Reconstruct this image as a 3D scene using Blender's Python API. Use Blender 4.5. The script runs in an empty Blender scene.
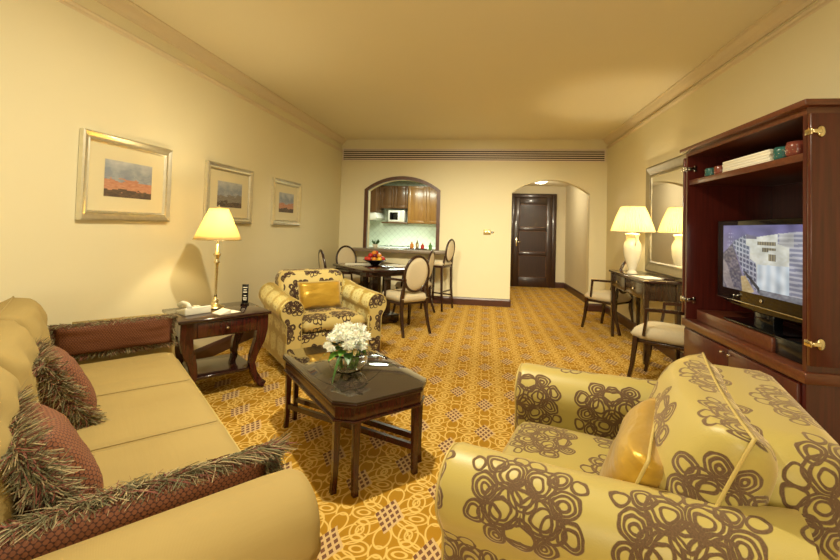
import bpy, bmesh, math, random
from mathutils import Vector, Matrix, noise
C = bpy.context.scene
PI = math.pi
random.seed(7)
# ------------------------------------------------------------------ camera
cam = bpy.data.cameras.new('camera'); co = bpy.data.objects.new('camera', cam); C.collection.objects.link(co)
R_ = Vector((0.99106474, 0.13053982, 0.02738666)); D_ = Vector((0.02362857, 0.03025153, -0.999263)); F_ = Vector((-0.1312721, 0.99098143, 0.02689676))
m = Matrix((R_, -D_, -F_)).transposed().to_4x4(); m.translation = (0, 0, 1.3)
co.matrix_world = m
cam.sensor_width = 36; cam.lens = 410.67 / 840 * 36
cam.shift_x = (420 - 432.11) / 840; cam.shift_y = (216.68 - 280) / 840
cam.clip_start = 0.02
C.camera = co
# ------------------------------------------------------------------ world, lights, exposure
w = bpy.data.worlds.new('world'); C.world = w; w.use_nodes = True
w.node_tree.nodes['Background'].inputs[0].default_value = (1, .8, .5, 1); w.node_tree.nodes['Background'].inputs[1].default_value = 0.03
C.view_settings.view_transform = 'Standard'; C.view_settings.look = 'None'; C.view_settings.gamma = 1
C.view_settings.exposure = 0.2; C.view_settings.use_curve_mapping = False
def area(name, loc, size, power, col=(1, .905, .66), tgt=None, size_y=None):
    l = bpy.data.lights.new(name, 'AREA'); l.energy = power; l.color = col; l.size = size; l.shape = 'DISK'
    if size_y: l.shape = 'RECTANGLE'; l.size_y = size_y
    o = bpy.data.objects.new(name, l); C.collection.objects.link(o); o.location = loc
    if tgt: o.rotation_euler = (Vector(tgt) - Vector(loc)).to_track_quat('-Z', 'Y').to_euler()
    return o
def point(name, loc, power, r=.03, col=(1, .84, .52)):
    l = bpy.data.lights.new(name, 'POINT'); l.energy = power; l.color = col; l.shadow_soft_size = r
    o = bpy.data.objects.new(name, l); C.collection.objects.link(o); o.location = loc; return o
def spot(name, loc, tgt, power, deg=100, blend=.8, r=.06, col=(1, .905, .66)):
    l = bpy.data.lights.new(name, 'SPOT'); l.energy = power; l.color = col; l.spot_size = math.radians(deg); l.spot_blend = blend; l.shadow_soft_size = r
    o = bpy.data.objects.new(name, l); C.collection.objects.link(o); o.location = loc; o.rotation_euler = (Vector(tgt) - Vector(loc)).to_track_quat('-Z', 'Y').to_euler(); return o
area('ceiling_downlight_main', (-.62, 2.08, 2.8), .10, 64)
spot('fill_spot_right', (.9, 2.4, 2.78), (1.0, 5.9, .5), 250, 66)  # added spot out of view, brightens the far right of the room
spot('fill_spot_left', (-1.2, 2.45, 2.78), (-1.3, 5.9, .5), 230, 66)  # added spot out of view, brightens the dining end
spot('fill_spot_middle', (.0, 2.3, 2.78), (-.1, 6.6, 1.15), 420, 46, 1)  # added spot without a fixture, lifts the back wall
area('near_fill', (.1, .2, 2.8), .3, 9)  # added soft fill above the camera, no fixture there
area('ceiling_fill', (-.2, -1.3, 1.2), .7, 22, (1, .90, .66), (.0, 4.6, 2.84))  # unseen fill added behind the camera, aimed up to brighten the ceiling
area('rear_fill', (-.3, -1.7, 1.5), 2.4, 16, (1, .92, .72), (-.2, 5, 1.2), 1.5)  # broad fill added behind the camera; the wall there has no window
area('kitchen_ceiling_panel', (-1.6, 8.4, 2.36), .7, 34, (.92, 1, .82))
area('kitchen_cabinet_light', (-1.9, 9.2, 1.36), .9, 9, (.86, 1, .9), None, .15)
point('table_lamp_bulb', (-2.13, 3.07, 1.28), 12)
point('desk_lamp_bulb', (1.77, 4.95, 1.45), 20)
point('hall_ceiling_bulb', (1.05, 8.4, 2.1), 16, .08, (1, .9, .7))
# ------------------------------------------------------------------ node helper
class V:
    def __init__(s, nt, sock): s.nt = nt; s.s = sock
    def _m(s, op, *a, clamp=False):
        n = s.nt.nodes.new('ShaderNodeMath'); n.operation = op; n.use_clamp = clamp
        for i, x in enumerate((s,) + a):
            if isinstance(x, V): s.nt.links.new(x.s, n.inputs[i])
            else: n.inputs[i].default_value = x
        return V(s.nt, n.outputs[0])
    def __add__(s, o): return s._m('ADD', o)
    __radd__ = __add__
    def __sub__(s, o): return s._m('SUBTRACT', o)
    def __rsub__(s, o): return (s * -1) + o
    def __mul__(s, o): return s._m('MULTIPLY', o)
    __rmul__ = __mul__
    def __truediv__(s, o): return s._m('DIVIDE', o)
    def abs(s): return s._m('ABSOLUTE')
    def floor(s): return s._m('FLOOR')
    def fract(s): return s._m('FRACT')
    def min(s, o): return s._m('MINIMUM', o)
    def max(s, o): return s._m('MAXIMUM', o)
    def mod(s, o): return s._m('FLOORED_MODULO', o)
    def sqrt(s): return s._m('SQRT')
    def sin(s): return s._m('SINE')
    def lt(s, o): return s._m('LESS_THAN', o)
    def gt(s, o): return s._m('GREATER_THAN', o)
    def pp(s, o): return s._m('PINGPONG', o)
def smooth_lt(v, w, soft):      # 1 where v<w
    n = v.nt.nodes.new('ShaderNodeMapRange'); n.interpolation_type = 'SMOOTHSTEP'
    v.nt.links.new(v.s, n.inputs[0]); n.inputs[1].default_value = w - soft; n.inputs[2].default_value = w + soft
    n.inputs[3].default_value = 1; n.inputs[4].default_value = 0
    return V(v.nt, n.outputs[0])
class Mat:
    def __init__(s, name, col=(.8, .8, .8), rough=.5, metal=0, **k):
        s.m = bpy.data.materials.new(name); s.m.use_nodes = True; s.nt = s.m.node_tree
        s.b = s.nt.nodes['Principled BSDF']; s.i = s.b.inputs
        s.i['Base Color'].default_value = (*col, 1); s.i['Roughness'].default_value = rough; s.i['Metallic'].default_value = metal
        for kk, v in k.items():
            s.i[kk.replace('_', ' ')].default_value = v
        s.m.diffuse_color = (*col, 1)
    def coord(s, kind='Object', scale=(1, 1, 1), rot=(0, 0, 0)):
        t = s.nt.nodes.new('ShaderNodeTexCoord'); mp = s.nt.nodes.new('ShaderNodeMapping')
        s.nt.links.new(t.outputs[kind], mp.inputs[0]); mp.inputs['Scale'].default_value = scale; mp.inputs['Rotation'].default_value = rot
        return mp.outputs[0]
    def noise(s, vec, scale=5, detail=3, rough=.5):
        n = s.nt.nodes.new('ShaderNodeTexNoise'); s.nt.links.new(vec, n.inputs['Vector']); n.inputs['Scale'].default_value = scale
        n.inputs['Detail'].default_value = detail; n.inputs['Roughness'].default_value = rough
        return n
    def xyz(s, vec):
        n = s.nt.nodes.new('ShaderNodeSeparateXYZ'); s.nt.links.new(vec, n.inputs[0]); return [V(s.nt, o) for o in n.outputs]
    def comb(s, x, y, z=0):
        n = s.nt.nodes.new('ShaderNodeCombineXYZ')
        for i, a in enumerate((x, y, z)):
            if isinstance(a, V): s.nt.links.new(a.s, n.inputs[i])
            else: n.inputs[i].default_value = a
        return n.outputs[0]
    def mix(s, f, a, b):
        n = s.nt.nodes.new('ShaderNodeMix'); n.data_type = 'RGBA'
        if isinstance(f, V): s.nt.links.new(f.s, n.inputs[0])
        elif isinstance(f, (int, float)): n.inputs[0].default_value = f
        else: s.nt.links.new(f, n.inputs[0])
        for i, x in ((6, a), (7, b)):
            if isinstance(x, tuple): n.inputs[i].default_value = (*x, 1)
            else: s.nt.links.new(x, n.inputs[i])
        return n.outputs[2]
    def ramp(s, f, stops):
        n = s.nt.nodes.new('ShaderNodeValToRGB'); s.nt.links.new(f.s if isinstance(f, V) else f, n.inputs[0])
        e = n.color_ramp.elements
        while len(e) < len(stops): e.new(.5)
        for q, (p, c) in zip(e, stops): q.position = p; q.color = (*c, 1)
        return n.outputs[0]
    def base(s, c): s.nt.links.new(c, s.i['Base Color'])
    def bump(s, h, strength=.3, dist=.002):
        n = s.nt.nodes.new('ShaderNodeBump'); n.inputs['Strength'].default_value = strength; n.inputs['Distance'].default_value = dist
        s.nt.links.new(h.s if isinstance(h, V) else h, n.inputs['Height']); s.nt.links.new(n.outputs[0], s.i['Normal'])
M = {}
def plain(name, col, rough=.5, metal=0, var=.0, scale=8, bump=0, coords='Object', sc=(1, 1, 1), **k):
    a = Mat(name, col, rough, metal, **k); M[name] = a.m
    if var or bump:
        v = a.coord(coords, sc); n = a.noise(v, scale, 4)
        if var: a.base(a.mix(n.outputs[0], tuple(c * (1 - var) for c in col), tuple(min(1, c * (1 + var)) for c in col)))
        if bump: a.bump(n.outputs[0], bump)
    return a
plain('wall_paint', (.78, .71, .475), .75, var=.02, scale=3, bump=.05)
plain('ceiling_paint', (.82, .75, .55), .8, var=.02, scale=1.2)
plain('trim_paint', (.72, .61, .42), .5)
plain('hall_paint', (.70, .62, .43), .7, var=.02)
def wood(name, dark, light, rough=.22, scale=(14, 14, 1.2), coat=.5):
    a = Mat(name, dark, rough); M[name] = a.m
    v = a.coord('Object', scale); n = a.noise(v, 3, 5, .6)
    a.base(a.ramp(n.outputs[0], [(.3, dark), (.7, light)])); a.i['Coat Weight'].default_value = coat; a.i['Coat Roughness'].default_value = .12
    return a
wood('mahogany', (.028, .006, .004), (.075, .014, .009))
wood('mahogany_top', (.020, .006, .005), (.036, .010, .008), .12, (2, 14, 14))
wood('armoire_wood', (.048, .007, .005), (.095, .014, .009), .3, (22, 22, .8))
wood('armoire_edge', (.085, .022, .010), (.15, .042, .018), .3, (3, 22, 22))
wood('espresso', (.022, .008, .005), (.045, .015, .009), .25)
wood('baseboard_wood', (.050, .015, .008), (.085, .026, .013), .35, (2, 2, 14), .2)
wood('frame_wood', (.070, .022, .008), (.12, .042, .016), .35, (10, 10, 3), .2)
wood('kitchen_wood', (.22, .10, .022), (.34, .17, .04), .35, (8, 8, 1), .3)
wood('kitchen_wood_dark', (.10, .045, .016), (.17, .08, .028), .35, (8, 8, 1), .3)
wood('desk_wood', (.024, .012, .006), (.05, .022, .010), .25)
plain('silver_leaf', (.80, .77, .66), .28, .9, var=.12, scale=30, bump=.1)
plain('mirror_silver', (.36, .32, .22), .35, .85, var=.15, scale=20, bump=.1)
plain('mirror_glass', (.9, .9, .88), .01, 1)
plain('mat_board', (.74, .66, .42), .8)
plain('chrome', (.75, .72, .62), .12, 1)
plain('brass', (.45, .32, .12), .4, .6, var=.3, scale=60)
plain('brass_light', (.78, .68, .44), .2, 1)
plain('white_plastic', (.80, .78, .66), .35)
plain('paper', (.86, .82, .68), .7)
plain('black_plastic', (.008, .008, .009), .18)
plain('black_gloss', (.004, .004, .005), .05)
plain('porcelain', (.80, .74, .56), .18, Coat_Weight=.6)
plain('leaf', (.10, .26, .03), .4, var=.3, scale=20)
plain('leaf_dark', (.03, .10, .015), .4, var=.3, scale=20)
plain('petal', (.95, .95, .84), .55, Subsurface_Weight=.1)
plain('fruit_red', (.55, .035, .02), .25, var=.3, scale=25)
plain('fruit_plum', (.16, .012, .03), .25, var=.3, scale=25)
plain('fruit_orange', (.75, .26, .02), .35, var=.15, scale=25)
plain('fruit_yellow', (.78, .50, .05), .35, var=.15, scale=25)
plain('granite', (.22, .17, .12), .25, var=.4, scale=90)
plain('counter_white', (.75, .78, .68), .3)
plain('steel', (.5, .5, .46), .25, 1)
plain('cream_fabric', (.66, .57, .39), .85, var=.06, scale=60, bump=.15)
plain('sofa_base_fabric', (.40, .30, .12), .9, var=.08, scale=90, bump=.2)
plain('fringe_olive', (.15, .14, .07), .8)
plain('fringe_red', (.20, .06, .04), .8)
plain('fringe_tan', (.38, .30, .16), .8)
plain('vent_metal', (.80, .70, .60), .4)
plain('vent_dark', (.015, .010, .010), .7)
plain('teal_glass', (.025, .12, .11), .2, var=.6, scale=70)
plain('red_glass', (.20, .05, .035), .2, var=.6, scale=70)
plain('velvet_dark', (.05, .02, .015), .9)
plain('white_enamel', (.85, .85, .78), .3)
plain('piping_gold', (.52, .40, .13), .5)
a = Mat('clear_glass', (1, 1, 1), .02); a.i['Transmission Weight'].default_value = 1; a.i['IOR'].default_value = 1.35; M['clear_glass'] = a.m
def lamp_fabric(name, col, pleats=0):
    mt = bpy.data.materials.new(name); mt.use_nodes = True; nt = mt.node_tree; nt.nodes.clear()
    o = nt.nodes.new('ShaderNodeOutputMaterial'); d = nt.nodes.new('ShaderNodeBsdfDiffuse'); t = nt.nodes.new('ShaderNodeBsdfTranslucent'); x = nt.nodes.new('ShaderNodeMixShader')
    d.inputs[0].default_value = (*col, 1); t.inputs[0].default_value = (*col, 1); x.inputs[0].default_value = .55
    nt.links.new(d.outputs[0], x.inputs[1]); nt.links.new(t.outputs[0], x.inputs[2]); nt.links.new(x.outputs[0], o.inputs[0]); M[name] = mt
lamp_fabric('lamp_shade_fabric', (.88, .74, .42)); lamp_fabric('pleated_shade_fabric', (.88, .78, .50))
def emis(name, col, st):
    mt = bpy.data.materials.new(name); mt.use_nodes = True; b = mt.node_tree.nodes['Principled BSDF']
    b.inputs['Base Color'].default_value = (*col, 1); b.inputs['Emission Color'].default_value = (*col, 1); b.inputs['Emission Strength'].default_value = st; M[name] = mt
emis('light_bowl', (1, .9, .65), 3.0)
def vcol(name, emit=0, rough=.6):       # printed picture / screen image held in the mesh's colour layer
    mt = bpy.data.materials.new(name); mt.use_nodes = True; nt = mt.node_tree; b = nt.nodes['Principled BSDF']
    n = nt.nodes.new('ShaderNodeVertexColor'); n.layer_name = 'Col'
    if emit:
        b.inputs['Base Color'].default_value = (0, 0, 0, 1); nt.links.new(n.outputs[0], b.inputs['Emission Color']); b.inputs['Emission Strength'].default_value = emit
    else: nt.links.new(n.outputs[0], b.inputs['Base Color'])
    b.inputs['Roughness'].default_value = rough; M[name] = mt
vcol('print_ink'); vcol('screen_image', 1.0, .1)
# carpet --------------------------------------------------------------
a = Mat('carpet', (.5, .3, .05), .95); M['carpet'] = a.m
v0 = a.coord('Object'); wob = a.noise(v0, 9, 2)
vx, vy, vz = a.xyz(v0); nx, ny, nz = a.xyz(wob.outputs['Color'])
vx = vx + (nx - .5) * .012 - 0.02; vy = vy + (ny - .5) * .012 + .252
S = .297; k = .70710678 / S
p = (vx + vy) * k; q = (vy - vx) * k
cpx = p - (p + .5).floor(); cpy = q - (q + .5).floor()      # -.5 .. .5 round the rosette
ux_ = ((cpx - cpy) * (.5 / k)); uy_ = ((cpx + cpy) * (.5 / k))      # metres from the rosette centre
mx_, my_ = ux_.abs(), uy_.abs()
def ring(px, py, cx, cy, rx, ry, rot=0):
    dx = px - cx; dy = py - cy
    if rot:
        c, s_ = math.cos(rot), math.sin(rot); dx, dy = dx * c + dy * s_, dy * c - dx * s_
    dx = dx * (1 / rx); dy = dy * (1 / ry)
    return ((dx * dx + dy * dy).sqrt() - 1).abs() * min(rx, ry)
d = ring(mx_, my_, .118, 0, .055, .040)
for args in ((.122, 0, .028, .016), (0, .135, .036, .058), (.062, .085, .052, .030, .95), (.105, .105, .040, .062), (.105, .105, .016, .026), (.21, 0, .036, .062), (0, .21, .030, .030), (.085, .045, .045, .024, .35)):
    d = d.min(ring(mx_, my_, *args))
line = smooth_lt(d, .0036, .0018)
da = ux_ * (1 / .068) + uy_ * (1 / .112); db = ux_ * (1 / .068) - uy_ * (1 / .112)
cen = smooth_lt(da.abs().max(db.abs()), 1.0, .02)
wv = (da * 2).fract().lt(.62) * (db * 2).fract().lt(.62)
big = a.noise(v0, 3.2, 2)
g0 = a.mix(big.outputs[0], (.38, .185, .010), (.48, .25, .020))
g1 = a.mix(line, g0, (.78, .53, .15))
g2 = a.mix(cen, g1, (.66, .46, .22))
g3 = a.mix(cen * wv, g2, (.17, .075, .045))
fib = a.noise(v0, 420, 2)
g4 = a.mix(V(a.nt, fib.outputs[0]) * .22, g3, (.20, .10, .02))
a.base(g4); a.bump(fib.outputs[0], .25, .003); a.i['Specular IOR Level'].default_value = .15
# scroll-patterned upholstery -----------------------------------------
def scroll_fabric(name, ground, cord, lw=.0034, TX=.325, TY=.27, s=1.0, sheen=.3):
    a = Mat(name, ground, .5); M[name] = a.m
    uv = a.coord('UV'); wob = a.noise(uv, 14, 2); nx, ny, nz = a.xyz(wob.outputs['Color']); ux, uy, uz = a.xyz(uv)
    ux = ux + (nx - .5) * .036; uy = uy + (ny - .5) * .036
    row = (uy / TY).floor(); x = ux / TX + row.mod(2) * .5
    tx = (x - x.floor() - .5) * TX; ty = (uy / TY - row - .5) * TY
    fx = tx.abs()
    P = [(.048, .020, .052), (.050, .022, .041), (.052, .026, .026), (.104, -.018, .034), (.102, -.016, .024), (.100, -.014, .012), (.040, -.062, .042), (.038, -.060, .031), (.034, -.056, .018), (.086, -.084, .027), (.086, -.082, .016),
         (0, .078, .038), (.010, .080, .026), (.066, .098, .028), (.064, .098, .018), (.062, .096, .008), (.120, .048, .029), (.121, .049, .018), (0, -.015, .036), (0, -.018, .024), (.022, -.115, .022), (.015, .035, .062), (.135, -.07, .018), (.08, .045, .03)]
    vec = a.comb(fx, ty, 0); dmin = None
    for cx, cy, r in P:
        n = a.nt.nodes.new('ShaderNodeVectorMath'); n.operation = 'DISTANCE'; a.nt.links.new(vec, n.inputs[0]); n.inputs[1].default_value = (cx * s, cy * s, 0)
        dd = (V(a.nt, n.outputs['Value']) - r * s).abs(); dmin = dd if dmin is None else dmin.min(dd)
    mask = smooth_lt(dmin, lw, .0012)
    pile = a.noise(uv, 260, 2)
    cc = a.mix(pile.outputs[0], tuple(c * .45 for c in cord), tuple(min(1, c * 1.7) for c in cord))
    a.base(a.mix(mask, ground, cc))
    rr = a.nt.nodes.new('ShaderNodeMapRange'); a.nt.links.new(mask.s, rr.inputs[0]); rr.inputs[3].default_value = .42; rr.inputs[4].default_value = .95; a.nt.links.new(rr.outputs[0], a.i['Roughness'])
    a.bump(mask + V(a.nt, pile.outputs[0]) * .25, .6, .003)
    a.i['Sheen Weight'].default_value = sheen; a.i['Sheen Tint'].default_value = (.9, .7, .45, 1)
    return a
scroll_fabric('scroll_velvet', (.44, .355, .095), (.110, .062, .030), .0040, .36, .30, sheen=.6)
scroll_fabric('scroll_velvet_dark', (.58, .46, .17), (.045, .020, .014), .0046, .29, .25, .84)
scroll_fabric('scroll_velvet_gold', (.40, .28, .045), (.66, .54, .24), .0038, .24, .21, .65)
a = Mat('gold_satin', (.60, .34, .03), .36); M['gold_satin'] = a.m; v = a.coord('UV', (1, 2.5, 1)); n = a.noise(v, 5, 3)
a.base(a.mix(n.outputs[0], (.44, .25, .015), (.60, .38, .05))); a.bump(n.outputs[0], .5, .03); a.i['Sheen Weight'].default_value = .3; a.i['Metallic'].default_value = .45
a = Mat('sofa_twill', (.46, .36, .16), .85); M['sofa_twill'] = a.m; v = a.coord('UV'); x, y, z = a.xyz(v)
tw = (x * 2600).sin() * .5 + (y * 2600).sin() * .5; n = a.noise(v, 3, 3); n2 = a.noise(a.coord('UV', (3, 26, 1)), 1.0, 4)
a.base(a.mix(n.outputs[0], (.35, .25, .085), (.43, .315, .112))); a.bump(V(a.nt, n2.outputs[0]) * .8 + tw * .03, .22, .01)
a = Mat('net_rust', (.22, .07, .03), .7); M['net_rust'] = a.m; v = a.coord('UV'); x, y, z = a.xyz(v)
w1 = a.noise(v, 30, 1); nx, ny, nz = a.xyz(w1.outputs['Color']); x = x + (nx - .5) * .004; y = y + (ny - .5) * .004
r1 = (y / .0105).floor(); gx = ((x / .013 + r1.mod(2) * .5).fract() - .5).abs(); gy = ((y / .0105).fract() - .5).abs()
e = (gx * .013 + gy * .0075); nm = smooth_lt(e, .0062, .0010)
a.base(a.mix(nm, (.085, .030, .018), (.24, .085, .038))); a.bump(nm, .5, .003)
# tiled splash-back
a = Mat('splash_tile', (.6, .68, .56), .3); M['splash_tile'] = a.m; v = a.coord('Object', (1, 1, 1), (0, PI / 4, 0)); x, y, z = a.xyz(v)
gt = ((x / .1).fract() - .5).abs().max(((z / .1).fract() - .5).abs()); a.base(a.mix(gt.gt(.475), (.62, .70, .56), (.40, .44, .34)))
# pillow stripe for ruched shade handled in geometry
# ------------------------------------------------------------------ geometry helper
class G:
    def __init__(s): s.bm = bmesh.new(); s.uv = s.bm.loops.layers.uv.new('UVMap')
    def face(s, vs, uvs=None, smooth=True):
        try: f = s.bm.faces.new(vs)
        except ValueError: return None
        f.smooth = smooth
        if uvs:
            for l, u in zip(f.loops, uvs): l[s.uv].uv = u
        return f
    def boxuv(s, faces=None):
        for f in (faces or s.bm.faces):
            n = f.normal; ax = max(range(3), key=lambda i: abs(n[i])); i, j = [(1, 2), (0, 2), (0, 1)][ax]
            for l in f.loops: l[s.uv].uv = (l.vert.co[i], l.vert.co[j])
    def box(s, x0, x1, y0, y1, z0, z1, bev=0, M4=None, seg=2):
        b = bmesh.new(); bmesh.ops.create_cube(b, size=1)
        for v in b.verts: v.co = Vector((x0 + (v.co.x + .5) * (x1 - x0), y0 + (v.co.y + .5) * (y1 - y0), z0 + (v.co.z + .5) * (z1 - z0)))
        if bev: bmesh.ops.bevel(b, geom=b.edges[:], offset=bev, segments=seg, profile=.5, affect='EDGES')
        s.merge(b, M4, smooth=bool(bev)); return s
    def merge(s, b, M4=None, smooth=True, uv=True):
        b.normal_update(); mp = {}
        nf = []
        for v in b.verts: mp[v] = s.bm.verts.new((M4 @ v.co) if M4 else v.co)
        for f in b.faces:
            n = f.normal; ax = max(range(3), key=lambda i: abs(n[i])); i, j = [(1, 2), (0, 2), (0, 1)][ax]
            s.face([mp[v] for v in f.verts], [(v.co[i], v.co[j]) for v in f.verts], smooth)
        b.free()
    def prism(s, pts, axis, a0, a1, bev=0, M4=None, smooth=False):
        """outline pts (2D) extruded along axis from a0 to a1"""
        b = bmesh.new()
        def P(p, t): return {'x': (t, p[0], p[1]), 'y': (p[0], t, p[1]), 'z': (p[0], p[1], t)}[axis]
        A = [b.verts.new(P(p, a0)) for p in pts]; B = [b.verts.new(P(p, a1)) for p in pts]; n = len(pts)
        b.faces.new(A[::-1]); b.faces.new(B)
        for i in range(n): b.faces.new((A[i], A[(i + 1) % n], B[(i + 1) % n], B[i]))
        bmesh.ops.recalc_face_normals(b, faces=b.faces[:])
        if bev: bmesh.ops.bevel(b, geom=[e for e in b.edges if e.calc_face_angle(0) > .6], offset=bev, segments=2, profile=.5, affect='EDGES')
        s.merge(b, M4, smooth=smooth or bool(bev)); return s
    def lathe(s, prof, seg=24, c=(0, 0, 0), M4=None, cap=True):
        rows = []; L = 0
        for i, (r, z) in enumerate(prof):
            if i: L += math.hypot(r - prof[i - 1][0], z - prof[i - 1][1])
            row = []
            for j in range(seg):
                p = Vector((c[0] + r * math.cos(2 * PI * j / seg), c[1] + r * math.sin(2 * PI * j / seg), c[2] + z))
                row.append(s.bm.verts.new(M4 @ p if M4 else p))
            rows.append((row, L, r))
        for (A, la, ra), (B, lb, rb) in zip(rows, rows[1:]):
            for j in range(seg):
                k2 = (j + 1) % seg; rr = max(ra, rb)
                s.face((A[j], A[k2], B[k2], B[j]), ((j / seg * 2 * PI * rr, la), ((j + 1) / seg * 2 * PI * rr, la), ((j + 1) / seg * 2 * PI * rr, lb), (j / seg * 2 * PI * rr, lb)))
        if cap:
            if rows[0][2] > 1e-4: s.face(rows[0][0][::-1])
            if rows[-1][2] > 1e-4: s.face(rows[-1][0])
        return s
    def tube(s, path, r, seg=8, cap=True, closed=False, flat=1.0, M4=None):
        P = [Vector(p) for p in path]; n = len(P); R = r if isinstance(r, (list, tuple)) else [r] * n
        up = None; rows = []; L = 0
        for i in range(n):
            if closed: t = P[(i + 1) % n] - P[i - 1]
            else: t = P[min(i + 1, n - 1)] - P[max(i - 1, 0)]
            t.normalize()
            if up is None:
                up = Vector((0, 0, 1)) if abs(t.z) < .9 else Vector((1, 0, 0))
            up = (up - t * up.dot(t)).normalized(); sd = t.cross(up)
            if i: L += (P[i] - P[i - 1]).length
            row = []
            for j in range(seg):
                a_ = 2 * PI * j / seg; p = P[i] + (sd * math.cos(a_) * flat + up * math.sin(a_)) * R[i]
                row.append(s.bm.verts.new(M4 @ p if M4 else p))
            rows.append((row, L))
        pr = list(zip(rows, rows[1:]))
        if closed: pr.append((rows[-1], (rows[0][0], L + .01)))
        for (A, la), (B, lb) in pr:
            for j in range(seg):
                k2 = (j + 1) % seg; c_ = 2 * PI * max(R) / seg
                s.face((A[j], A[k2], B[k2], B[j]), ((la, j * c_), (la, (j + 1) * c_), (lb, (j + 1) * c_), (lb, j * c_)))
        if cap and not closed: s.face(rows[0][0][::-1]); s.face(rows[-1][0])
        return s
    def bar(s, path, w, h, M4=None, up=(0, 0, 1)):
        """rectangular section swept along a path; w,h may be lists (tapered)"""
        P = [Vector(p) for p in path]; n = len(P); rows = []
        W = w if isinstance(w, (list, tuple)) else [w] * n; H = h if isinstance(h, (list, tuple)) else [h] * n
        for i in range(n):
            t = (P[min(i + 1, n - 1)] - P[max(i - 1, 0)]).normalized(); u = Vector(up); u = (u - t * u.dot(t)).normalized(); sd = t.cross(u)
            rows.append([s.bm.verts.new((M4 @ q) if M4 else q) for q in (P[i] + sd * W[i] / 2 * a_ + u * H[i] / 2 * b_ for a_, b_ in ((-1, -1), (1, -1), (1, 1), (-1, 1)))])
        for A, B in zip(rows, rows[1:]):
            for j in range(4): s.face((A[j], A[(j + 1) % 4], B[(j + 1) % 4], B[j]), smooth=False)
        s.face(rows[0][::-1], smooth=False); s.face(rows[-1], smooth=False); return s
    def ball(s, c, r, sub=2, sc=(1, 1, 1), M4=None):
        b = bmesh.new(); bmesh.ops.create_icosphere(b, subdivisions=sub, radius=r)
        for v in b.verts: v.co = Vector((v.co.x * sc[0], v.co.y * sc[1], v.co.z * sc[2])) + Vector(c)
        s.merge(b, M4); return s
    def grid(s, f, nu, nv, uvf=None, flip=False, closed_u=False):
        V_ = [[s.bm.verts.new(f(i / nu, j / nv)) for j in range(nv + 1)] for i in range(nu + 1)]
        for i in range(nu):
            for j in range(nv):
                q = [(i, j), (i + 1, j), (i + 1, j + 1), (i, j + 1)]
                if flip: q = q[::-1]
                s.face([V_[a_][b_] for a_, b_ in q], [uvf(a_ / nu, b_ / nv) for a_, b_ in q] if uvf else None)
        return s
def link(o, parent=None):
    C.collection.objects.link(o)
    if parent: o.parent = parent
    return o
def obj(name, g, mat, parent=None, loc=None, rot=None):
    me = bpy.data.meshes.new(name); bmesh.ops.remove_doubles(g.bm, verts=g.bm.verts[:], dist=1e-5)
    bmesh.ops.recalc_face_normals(g.bm, faces=g.bm.faces[:])
    g.bm.to_mesh(me); g.bm.free(); me.materials.append(M[mat] if isinstance(mat, str) else mat)
    o = bpy.data.objects.new(name, me); link(o, parent)
    if loc: o.location = loc
    if rot: o.rotation_euler = rot
    return o
def tag(o, label, cat, group=None):
    o['label'] = label; o['category'] = cat
    if group: o['group'] = group
    return o
def thing(name, label, cat, loc=(0, 0, 0), rz=0, group=None):
    o = bpy.data.objects.new(name, None); o.empty_display_size = .1; link(o); o.location = loc; o.rotation_euler = (0, 0, rz)
    return tag(o, label, cat, group)
def struct(name, g, mat, **k):
    o = obj(name, g, mat, **k); o['kind'] = 'structure'; return o
def copy_thing(root, loc, rz, label, group=None):
    r = root.copy(); link(r); r.location = loc; r.rotation_euler = (0, 0, rz); r['label'] = label
    if group: r['group'] = group
    for ch in list(root.children):
        c = ch.copy(); link(c, r)
        for g_ in list(ch.children): link(g_.copy(), c)
    return r
def RZ(a_): return Matrix.Rotation(a_, 4, 'Z')
def at(loc, rz=0, rx=0, ry=0): return Matrix.Translation(loc) @ Matrix.Rotation(rz, 4, 'Z') @ Matrix.Rotation(rx, 4, 'X') @ Matrix.Rotation(ry, 4, 'Y')
# pillow: seam in the local XZ plane, thickness along Y
def pillow(wd, ht, th, n=18, corner=.05, noise_amp=.006, seed=0, power=.42):
    g = G()
    def f(side):
        def h(u, v):
            a_, b_ = 2 * u - 1, 2 * v - 1
            pin = 1 - corner * (1 - abs(a_) ** 2) * abs(b_) ** 2; pin2 = 1 - corner * (1 - abs(b_) ** 2) * abs(a_) ** 2
            t = th / 2 * max(0, (1 - a_ ** 4) * (1 - b_ ** 4)) ** power
            if t > 0: t += noise_amp * noise.noise(Vector((a_ * 2.2 + seed, b_ * 2.2, side * 3))) * min(1, t / th * 3)
            return Vector((a_ * wd / 2 * pin2, side * t, b_ * ht / 2 * pin))
        return h
    for side in (1, -1):        # arc length texture coordinates, so the weave does not stretch over the rounded rim
        P = [[f(side)(i / n, j / n) for j in range(n + 1)] for i in range(n + 1)]; A = [[0] * (n + 1) for _ in range(n + 1)]; B = [[0] * (n + 1) for _ in range(n + 1)]; h2 = n // 2
        for j in range(n + 1):
            for i in range(h2 + 1, n + 1): A[i][j] = A[i - 1][j] + (P[i][j] - P[i - 1][j]).length
            for i in range(h2 - 1, -1, -1): A[i][j] = A[i + 1][j] - (P[i][j] - P[i + 1][j]).length
        for i in range(n + 1):
            for j in range(h2 + 1, n + 1): B[i][j] = B[i][j - 1] + (P[i][j] - P[i][j - 1]).length
            for j in range(h2 - 1, -1, -1): B[i][j] = B[i][j + 1] - (P[i][j] - P[i][j + 1]).length
        g.grid(f(side), n, n, lambda u, v: (A[round(u * n)][round(v * n)] + 1, B[round(u * n)][round(v * n)] + 1), side < 0)
    return g
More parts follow.
